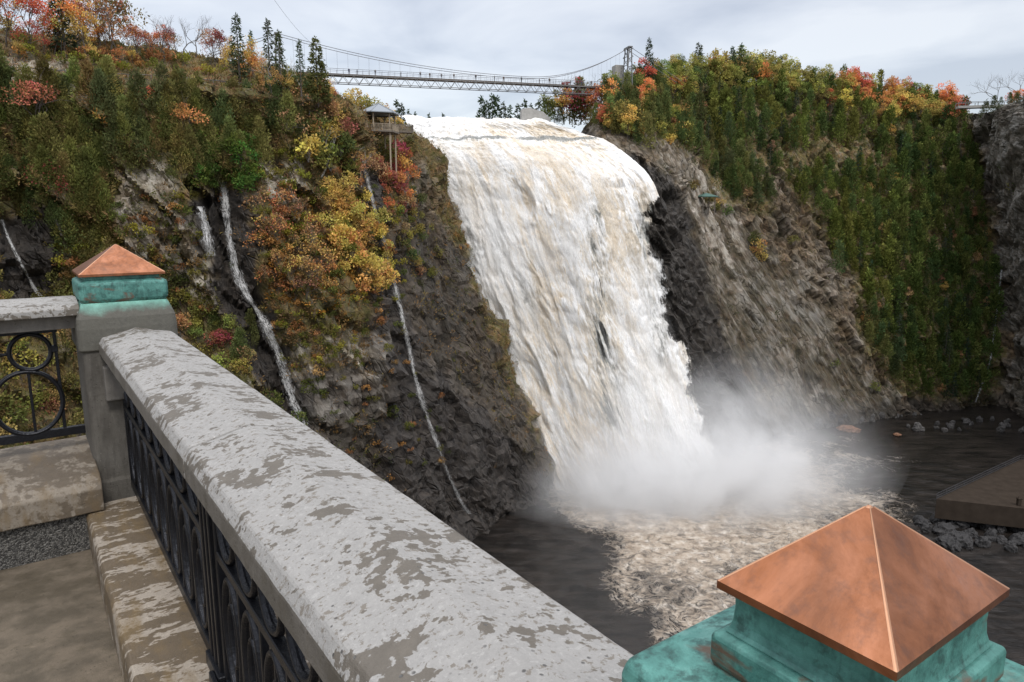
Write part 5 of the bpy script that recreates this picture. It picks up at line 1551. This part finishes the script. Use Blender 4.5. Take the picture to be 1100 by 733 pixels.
# trees on the bank between the bridge and the falls
BANK = [(596,96,'y'),(606,92,'y'),(585,104,'g'),(592,108,'g'),(616,98,'g'),(622,86,'g'),(630,92,'g'),(640,88,'o'),(646,90,'r'),(652,82,'o'),(612,88,'b'),(618,80,'r'),(638,72,'b'),(624,76,'b'),
        (640,112,'g'),(650,108,'o'),(662,112,'g'),(668,104,'y'),(676,112,'y'),(684,116,'g'),(655,120,'y'),(646,124,'g'),(660,128,'y'),(674,126,'y'),(684,128,'g'),(694,122,'g'),(700,112,'g'),(706,104,'g'),(714,100,'g'),(690,104,'y'),(629,106,'o'),(634,114,'g'),(604,110,'g'),(599,118,'g')]
for px, top, k in BANK:
    base_y = top+random.uniform(28, 40)
    if k in 'b': base_y = 122
    base_y = min(base_y, 136+max(0, (px-640))*.45); base_y = max(base_y, top+12)
    h = hit(px, base_y, 'R')
    p = h[0] if h else Vector(at_xz(px, 89, 212))
    if p.y > 260: p = Vector(at_xz(px, 92, 215))
    hh = min(max(height_for(p, top), 2.5), 14)
    grp = lambda s: s+' trees on the bank right of the falls'
    if k == 'g': put('cedar', random.choice(CED), p, hh/8, random.choice(GREEN_CEDAR), 'olive cedar on the bank at the right lip of the falls', 'tree', grp('olive'))
    elif k == 'y': put('broadleaf_tree', random.choice(DEC), p, hh/9, random.choice(YELLOW+YGREEN), 'yellowing tree on the bank at the right lip of the falls', 'tree', grp('yellow'))
    elif k == 'o': put('broadleaf_tree', random.choice(DEC), p, hh/9, random.choice(ORANGE), 'orange tree on the bank behind the right end of the bridge', 'tree', grp('orange'))
    elif k == 'r': put('broadleaf_tree', random.choice(DEC), p, hh/9, random.choice(RED+RUST), 'reddish tree on the bank under the right end of the bridge', 'tree', grp('red'))
    else: put('bare_tree', random.choice(BARE[:4]), p, hh/8, (.1, .1, .1), 'bare pale tree behind the right end of the bridge', 'tree', grp('bare'))
for px, top, D in ((518, 104, 262), (523, 109, 262), (529, 101, 262), (534, 103, 265), (541, 110, 262), (548, 114, 262), (556, 112, 262), (563, 107, 262), (570, 112, 262), (578, 108, 262), (586, 106, 260), (428, 108, 255), (433, 112, 255), (440, 118, 255), (476, 122, 262), (462, 122, 262), (447, 121, 258)):
    p = Vector(at_xz(px, 84, D)); put('spruce', random.choice(SPR), p, height_for(p, top)/10*1.0, DKGREEN[1], 'distant dark spruce upstream behind the crest of the falls', 'tree', 'spruces upstream behind the falls', sz=1.)

# ------------------------------------------------------------------ left cliff
def grow(poly, step, seed, fn, which='L'):
    n = 0
    for q in scatter(poly, step, seed):
        h = hit(q[0], q[1], which)
        if h is None or inpoly(np.array([q[0]]), np.array([q[1]]), [(376,115),(445,115),(445,152),(425,168),(384,172)])[0]: continue
        fn(q, h[0]); n += 1
    return n
LCED = [0]
def f_cedar(q, p):
    if LCED[0] > 190: return
    LCED[0] += 1
    c = np.array(random.choice(GREEN_CEDAR))*(1.0 if q[0] < 60 else 1.25)
    put('cedar', random.choice(CEDN), p-Vector((0, 0, .4)), random.uniform(3.6, 6.2)/8, c, 'bushy olive cedar clinging to the left cliff', 'tree', 'cedars on the left cliff', sz=random.uniform(.85, 1.15), tilt=.1)
grow([(-30,140),(120,135),(200,130),(330,130),(345,150),(290,170),(215,215),(140,180),(70,250),(-30,250)], 19, 5, f_cedar)
grow([(60,250),(125,190),(130,280),(120,310),(70,300)], 17, 6, f_cedar)
grow([(-30,100),(90,108),(200,112),(330,124),(320,140),(-30,138)], 15, 16, f_cedar)
grow([(130,290),(230,330),(300,350),(300,420),(200,360)], 34, 17, f_cedar)
def f_bright(q, p): put('shrub', random.choice(SHR), p, random.uniform(.7, 1.35), random.choice(BRGREEN), 'bright green bush hanging over the top of the long thin cascade', 'shrub', 'bright green bushes above the cascade')
grow([(196,168),(225,150),(268,158),(282,188),(262,216),(246,196),(228,214),(200,205)], 11, 7, f_bright)
def shr(cols, lab, grp, s0, s1, pool=SHR):
    def f(q, p): put('shrub', random.choice(pool), p, random.uniform(s0, s1), random.choice(cols), lab, 'shrub', grp, tilt=.3)
    return f
grow([(352,205),(372,198),(400,230),(422,255),(420,300),(395,330),(365,290),(350,240)], 12, 8, shr(YELLOW, 'golden yellow bush on the left cliff below the gazebo', 'golden bushes below the gazebo', .9, 1.6))
grow([(275,225),(345,215),(360,300),(340,330),(285,310)], 15, 9, shr(ORANGE[3:]+RUST+YELLOW[:1], 'sparse orange brown bush on the bare part of the left cliff', 'orange brown bushes on the left cliff', .8, 1.4, SHS))
grow([(395,165),(430,160),(448,200),(440,235),(412,225)], 11, 10, shr(RED+ORANGE+RUST, 'red and orange bush below the gazebo deck', 'red bushes below the gazebo', .9, 1.5))
grow([(410,235),(450,215),(475,280),(470,330),(440,300)], 15, 11, shr(YGREEN+GREEN_CEDAR+RUST, 'mixed green and brown bush on the rock spur beside the falls', 'bushes on the rock spur beside the falls', .6, 1.2))
grow([(340,120),(372,130),(384,152),(440,160),(430,172),(370,190),(330,170)], 12, 12, shr(RUST+YGREEN+YELLOW+GREEN_CEDAR, 'rusty autumn bush around the gazebo posts', 'autumn bushes around the gazebo', .9, 1.8))
grow([(300,110),(345,112),(352,140),(300,140)], 14, 13, shr(RUST, 'twiggy brown bush under the boardwalk', 'twiggy bushes under the boardwalk', 1., 1.8, SHS))
grow([(-20,310),(75,300),(150,290),(330,430),(330,470),(-20,520)], 30, 14, shr(YGREEN+GREEN_CEDAR+RUST, 'low olive and rust bush on the lower left cliff behind the balustrade', 'low bushes on the lower left cliff', .8, 1.6))
grow([(190,330),(250,350),(240,385),(205,365)], 14, 15, shr(RED[:2]+YGREEN, 'reddish bush just beyond the far corner post', 'reddish bushes beyond the corner post', .7, 1.1))
# brush all over the upper left cliff face: more than one could count
BRUSH = []
def brush(cols, s0, s1):
    def f(q, p):
        if inpoly(np.array([q[0]]), np.array([q[1]]), [(200,205),(282,205),(276,300),(345,460),(296,450),(236,335)])[0] and random.random() < .9: return
        BRUSH.append((np.array(p), random.uniform(s0, s1), random.uniform(0, 6.28), np.array(random.choice(cols))*random.uniform(1., 1.5)))
    return f
grow([(60,240),(215,200),(350,150),(450,200),(430,330),(330,440),(200,340),(60,330)], 15, 41, brush(GREEN_CEDAR+RUST+YGREEN[:2], .45, .95))
grow([(300,330),(420,330),(470,420),(500,500),(420,520),(330,460)], 22, 42, brush(RUST+GREEN_CEDAR, .35, .7))
grow([(0,60),(100,75),(230,82),(330,108),(330,100),(230,70),(100,58),(0,50)], 13, 43, brush(RUST+YGREEN[:2]+GREEN_CEDAR[:1], .6, 1.1))
FARS = [merge(shrub(430+i, 1.25, 1.6, 12, 26, .30)[0]) for i in range(5)]
WV = []; WC = []
for p, s, a, c in BRUSH:
    V, Fq, T, H = FARS[rng.integers(5)]; ca, sa = math.cos(a), math.sin(a)
    WV.append(np.stack([V[:, 0]*ca-V[:, 1]*sa, V[:, 0]*sa+V[:, 1]*ca, V[:, 2]], 1)*s+p); WC.append(np.clip(c, 0, 1)*T[:, None])
WV = np.concatenate(WV); o = link('brushwood', mesh_arrays('brushwood', WV, np.arange(len(WV)).reshape(-1, 4), M_LITTER, dict(col=np.concatenate(WC)))); tag(o, kind='stuff')
# single coloured trees on the cliff
def one(px, by, ty, pool, H0, name, col, lab, wide=1., split=False):
    h = hit(px, by, 'L'); p = h[0] if h else Vector(at_d(px, by, 130)); hh = height_for(p, ty)
    return put(name, pool, p, hh/H0*wide, col, lab, 'tree', None, sz=1/wide)
def dec2(seed, **k):
    p, m = deciduous(seed, **k); me_c = crown_mesh('crown', p); t = bpy.data.meshes.new('trunk'); t.from_pydata(m.V, [], m.F); t.materials.append(M_BARK)
    return [('trunk', t), ('crown', me_c)]
NEAR = [dec2(300+i, H=9., R=2.7, clumps=50, per=30, leaf=.30, trunk_f=.30, depth=3, tr=.12) for i in range(4)]
SPARSE = [dec2(320+i, H=9., R=2.6, clumps=44, per=20, leaf=.32, trunk_f=.30, depth=3, tr=.11) for i in range(4)]
def near_tree(px, by, ty, kit, col, lab, grp=None, wide=1., D=None):
    h = hit(px, by, 'L') if D is None else None
    p = h[0] if h else Vector(at_d(px, by, D or 128)); hh = height_for(p, ty)
    return split_tree('broadleaf_tree', kit, p, hh/9*wide, col, lab, 'tree', grp, sz=1/wide)
near_tree(44, 152, 76, SPARSE[0], RED[1], 'vivid red maple at the left edge of the cliff just below the boardwalk', None, 1.)
near_tree(54, 235, 158, SPARSE[2], RED[1], 'thin reddish tree among the cedars below the vivid red maple', None, .8)
near_tree(205, 170, 100, SPARSE[1], ORANGE[3], 'orange yellow tree below the boardwalk left of the bright green bush', None, .9)
near_tree(126, 128, 86, NEAR[2], YGREEN[3], 'yellow green tree poking over the boardwalk', None, 1.1)
near_tree(160, 118, 84, SPARSE[3], ORANGE[0], 'small orange tree at the boardwalk edge right of the yellow green tree', None, 1.)
near_tree(392, 215, 150, SPARSE[3], RUST[1], 'rust coloured tree directly below the gazebo posts', None, .9)
near_tree(356, 235, 190, NEAR[1], YELLOW[2], 'bright golden tree at the top of the golden bushes', None, .8)
# hill above the boardwalk: a row of autumn trees against the sky
HILL = [(6,50,-34,'Y'),(16,54,8,'Y'),(30,54,-22,'O'),(36,58,14,'O'),(47,58,10,'O'),(58,58,4,'Y'),(66,60,-18,'O'),(80,60,12,'Y'),(88,58,20,'Y'),(96,54,-10,'R'),(108,58,-40,'G'), (120,60,-30,'G'), (92,60,-4,'Y'),(104,56,22,'O'),(116,58,18,'O'),(128,62,-26,'T'),(140,64,20,'O'),(150,66,22,'R'),(158,62,28,'T'),(166,62,26,'R'),(172,64,26,'O'),(180,64,24,'R'),(190,66,30,'T'),(226,70,34,'R'),(232,72,24,'T'),(240,74,26,'R'),(250,84,42,'Y'),(258,88,38,'Y'),(266,90,44,'Y'),(276,92,48,'O'),(284,96,58,'Y'),(292,104,66,'Y'),(-14,50,-20,'O'),(-30,50,-30,'Y'),
        (20,66,40,'Y'),(100,70,44,'Y'),(132,72,48,'O'),(142,70,50,'Y'),(312,108,80,'Y'),(345,116,78,'Y'),(352,122,84,'O')]
nm = {'Y': ('yellow', YELLOW, NEAR), 'O': ('orange', ORANGE, NEAR), 'R': ('red', RED, SPARSE), 'G': ('thin green', GREEN_CEDAR, SPARSE), 'T': ('nearly leafless', RUST, SPARSE)}
for i, (px, by, ty, k) in enumerate(HILL):
    n_, pal, kit = nm[k]
    near_tree(px, by, ty, kit[i % 4], random.choice(pal), n_+' tree in the autumn row on the hill above the boardwalk', n_+' trees on the hill above the boardwalk', {'R': .9, 'O': .9}.get(k, .8))
def conkit(seed, **k):
    m = MB(); m.tube([(0, 0, -.5), (0, 0, 5), (0, 0, 9.7)], [.17, .11, .02], 6, cap=False); t = bpy.data.meshes.new('trunk'); t.from_pydata(m.V, [], m.F); t.materials.append(M_BARK)
    return [('trunk', t), ('crown', crown_mesh('crown', conifer(seed, 10., **k)))]
SPK = [conkit(340, R=1.7, levels=30, base=.12, dens=1.2, spray=(.5, .2)), conkit(341, R=1.35, levels=30, base=.2, dens=1.1, spray=(.45, .18), rag=.4), conkit(342, R=2.3, levels=34, shape=.75, base=.03, dens=1.6, spray=(.5, .2), rag=.15, droop=.1)]
for px, by, ty, k, col, lab in ((71, 62, -45, 0, DKGREEN[0], 'tall dark spruce in the autumn row at the upper left'), (258, 90, 15, 0, DKGREEN[1], 'dark spruce behind the yellow trees on the hill'), (272, 84, 33, 1, DKGREEN[1], 'narrow dark spruce top right of the yellow hill trees'),
        (291, 98, 20, 1, DKGREEN[1], 'tall narrow spruce against the sky left of the bridge'), (303, 112, 33, 1, DKGREEN[2], 'thin grey green spruce right of the tall narrow spruce'), (324, 104, 43, 1, DKGREEN[2], 'small spruce just left of the broad cedar at the bridge end'),
        (342, 112, 40, 2, GREEN_CEDAR[1], 'broad dense cedar hiding the left end of the bridge'), (192, 112, 68, 2, GREEN_CEDAR[0], 'pointed cedar in front of the boardwalk under the hill')):
    h = hit(px, by, 'L'); p = h[0] if h else Vector(at_d(px, by, 130)); split_tree('spruce' if k < 2 else 'cedar', SPK[k], p, height_for(p, ty)/10, col, lab, 'tree', None)
for px, by, ty, k, lab in ((196, 60, 14, 0, 'bare branching tree on the hill left of the leaning bare tree'), (210, 62, 16, 2, 'bare leaning tree on the hill right of the other bare tree'), (303, 118, 52, 4, 'pale bare trunk in front of the spruces near the boardwalk'), (325, 98, 60, 5, 'pale forked bare trunk left of the broad cedar'), (290, 100, 60, 6, 'slender pale bare trunk below the tall narrow spruce'),
        (436, 118, 90, 1, 'thin bare sapling right of the gazebo roof') if False else (318, 175, 132, 5, 'pale bare sapling on the cliff under the boardwalk'), (345, 190, 128, 6, 'long pale dead trunk leaning on the cliff left of the gazebo'), (388, 200, 150, 4, 'crooked pale dead tree below the left corner of the gazebo'), (160, 66, 16, 1, 'bare twiggy tree behind the red trees on the hill'), (176, 66, 14, 3, 'bare twiggy tree right of the red trees on the hill')):
    h = hit(px, by, 'L'); p = h[0] if h else Vector(at_d(px, by, 130))
    o = put('bare_tree', BARE[k], p, height_for(p, ty)/8, (.1, .1, .1), lab, 'tree', None)
    if 'leaning' in lab: o.rotation_euler = (0, .32, .2)
p = Vector(at_xz(696, 101, 226)); split_tree('pine_tree', SPK[0], p, height_for(p, 41)/10, DKGREEN[0], 'tall dark pine beside the bridge tower', 'tree', None)
# trees behind the gazebo
for px, by, ty, c in ((372, 132, 92, YGREEN[3]), (382, 134, 88, YELLOW[1]), (392, 134, 94, YGREEN[1]), (402, 136, 98, YGREEN[3]), (412, 136, 104, YELLOW[1]), (424, 140, 112, YELLOW[0]), (366, 128, 98, RUST[0]), (377, 138, 106, YGREEN[0])):
    p = Vector(at_d(px, by, 146)); put('broadleaf_tree', random.choice(DEC), p-Vector((0, 0, 1)), height_for(p, ty)/9, c, 'yellow green autumn tree behind the gazebo', 'tree', 'trees behind the gazebo')
# shrubs on the rock wedge
for px, by, s in ((812, 272, 1.5), (808, 262, 1.3), (816, 280, 1.2), (780, 232, 1.), (772, 222, .9), (852, 262, .9), (745, 205, 1.), (760, 222, 1.1), (768, 228, .9), (895, 395, .9), (940, 420, 1.)):
    h = hit(px, by, 'R')
    if h: put('shrub', random.choice(SHR), h[0], s*1.5, random.choice(GREEN_CEDAR+YELLOW[1:2]), 'small olive bush on the bare rock wedge right of the falls', 'shrub', 'bushes on the rock wedge')

# bushes and small cedars along the bank above the right lip of the falls
for q in scatter([(640,108),(668,100),(705,96),(742,140),(735,158),(700,150),(690,152),(664,136),(645,128)], 8.5, 31):
    h = hit(q[0], q[1], 'R')
    if not h: continue
    if random.random() < .6: put('cedar', random.choice(CED), h[0], random.uniform(3.5, 6.5)/8, random.choice(GREEN_CEDAR), 'small olive cedar in the thicket above the right lip of the falls', 'tree', 'small cedars above the right lip')
    else: put('shrub', random.choice(SHR), h[0], random.uniform(1.4, 2.4), random.choice(YGREEN+YELLOW+RUST), 'yellow or rusty bush in the thicket above the right lip of the falls', 'shrub', 'bushes above the right lip')
# ------------------------------------------------------------------ undergrowth (uncountable)
def undergrowth(name, G, weight, n, size, colfun, seed):
    rg = np.random.default_rng(seed)
    nv, nu = G.shape[:2]; cell = np.maximum(weight[:-1, :-1], 0).ravel()
    a = G[:-1, :-1].reshape(-1, 3); b = G[:-1, 1:].reshape(-1, 3); c = G[1:, :-1].reshape(-1, 3)
    N = np.cross(b-a, c-a); ar = np.linalg.norm(N, axis=1); N /= ar[:, None]+1e-9
    tocam = np.array([0, 0, CAMZ])-a; sgn = np.sign((N*tocam).sum(1)); N *= sgn[:, None]
    px, py, fw = project(a); vis = (px > -60) & (px < 1160) & (py > -20) & (py < 640) & (fw > 1)
    w_ = cell*ar*vis/(np.linalg.norm(tocam, axis=1)**1.2); w_ /= w_.sum()
    nc = n//13; ic = rg.choice(len(a), nc, p=w_)
    u = rg.uniform(size=(nc, 1)); v = rg.uniform(size=(nc, 1)); Pc = a[ic]+(b-a)[ic]*u+(c-a)[ic]*v
    colc = colfun(px[ic], py[ic], Pc, rg); k = rg.integers(0, nc, n); rad = size*rg.uniform(.5, 1.7, nc)
    off = rg.normal(size=(n, 3))*rad[k][:, None]*.75; Nk = N[ic][k]
    off -= Nk*(off*Nk).sum(1, keepdims=True)*.75
    P = Pc[k]+off+Nk*np.abs(rg.normal(size=(n, 1)))*.3*rad[k][:, None]
    Dr = Nk*.6 + off/(rad[k][:, None]+.01)*.5 + rg.normal(size=(n, 3))*.4 + np.array([0, 0, .6])
    col = colc[k]*rg.uniform(.9, 1.45, (n, 1))
    V, Fq, _, _ = leaves(P, Dr, size*rg.uniform(.5, 1.5, n), size*.32, rg, np.ones(n), np.zeros(n))
    o = link(name, mesh_arrays(name, V, Fq, M_LITTER, dict(col=np.repeat(col, 4, 0)))); tag(o, kind='stuff'); return o
PAL = np.array([(.14, .125, .038), (.10, .105, .034), (.20, .155, .055), (.24, .15, .07), (.17, .115, .065), (.07, .085, .028), (.34, .17, .05), (.29, .23, .055)])
def col_left(px, py, P, rg):
    n = len(px); a = fbm(P[:, 0]/3., P[:, 1]/3., P[:, 2]/3., 3, 90); b = fbm(P[:, 0]/9., P[:, 1]/9., P[:, 2]/9., 2, 91)
    k = np.clip(((a*1.6+b*.8+rg.normal(size=n)*.25)*2.6+3.0).astype(int), 0, 7); c = PAL[k]
    up = inpoly(px, py, [(0,60),(300,88),(350,100),(360,210),(300,330),(270,220),(330,150),(300,110),(0,85)]); c = np.where(up[:, None] & (rg.uniform(size=n) < .6)[:, None], np.array([.22, .135, .075])*rg.uniform(.6, 1.4, (n, 1)), c)
    og = inpoly(px, py, [(275,215),(360,200),(425,240),(420,320),(350,345),(280,325)]); c = np.where(og[:, None] & (rg.uniform(size=n) < .42)[:, None], np.array([.36, .17, .035])*rg.uniform(.5, 1.2, (n, 1)), c)
    return c*rg.uniform(.7, 1.35, (n, 1))
pxL, pyL, _ = project(GL)
wL = vegL*(1-.9*wetL)*np.where(GL[..., 2] > 95, .2, 1.)
undergrowth('undergrowth', GL, wL, 230000, .42, col_left, 5)
def col_right(px, py, P, rg):
    n = len(px); k = rg.integers(0, 6, n); c = PAL[k]*np.array([.62, .74, .7])
    return c*rg.uniform(.6, 1.3, (n, 1))
wR = np.where(vegR > .5, 1., .07*(1-wetR))
wR = np.where(inpoly(*project(GR)[:2], P_GAP), .35, wR)
undergrowth('undergrowth', GR, wR, 80000, .75, col_right, 6)

print('counts', {k: sum(1 for o in bpy.data.objects if o.name.split('.')[0] == k) for k in ('shrub', 'cedar', 'spruce', 'broadleaf_tree', 'hanger', 'boulder')})

# ------------------------------------------------------------------ render settings
SC.render.engine = 'CYCLES'
cy = SC.cycles
cy.use_denoising = True
cy.max_bounces = 10; cy.diffuse_bounces = 3; cy.glossy_bounces = 3; cy.transmission_bounces = 4
cy.volume_bounces = 5; cy.transparent_max_bounces = 16
cy.caustics_reflective = False; cy.caustics_refractive = False
cy.volume_step_rate = 1.0
vs = SC.view_settings
vs.view_transform = 'Standard'; vs.look = 'None'; vs.exposure = EXPO; vs.gamma = 1; vs.use_curve_mapping = False
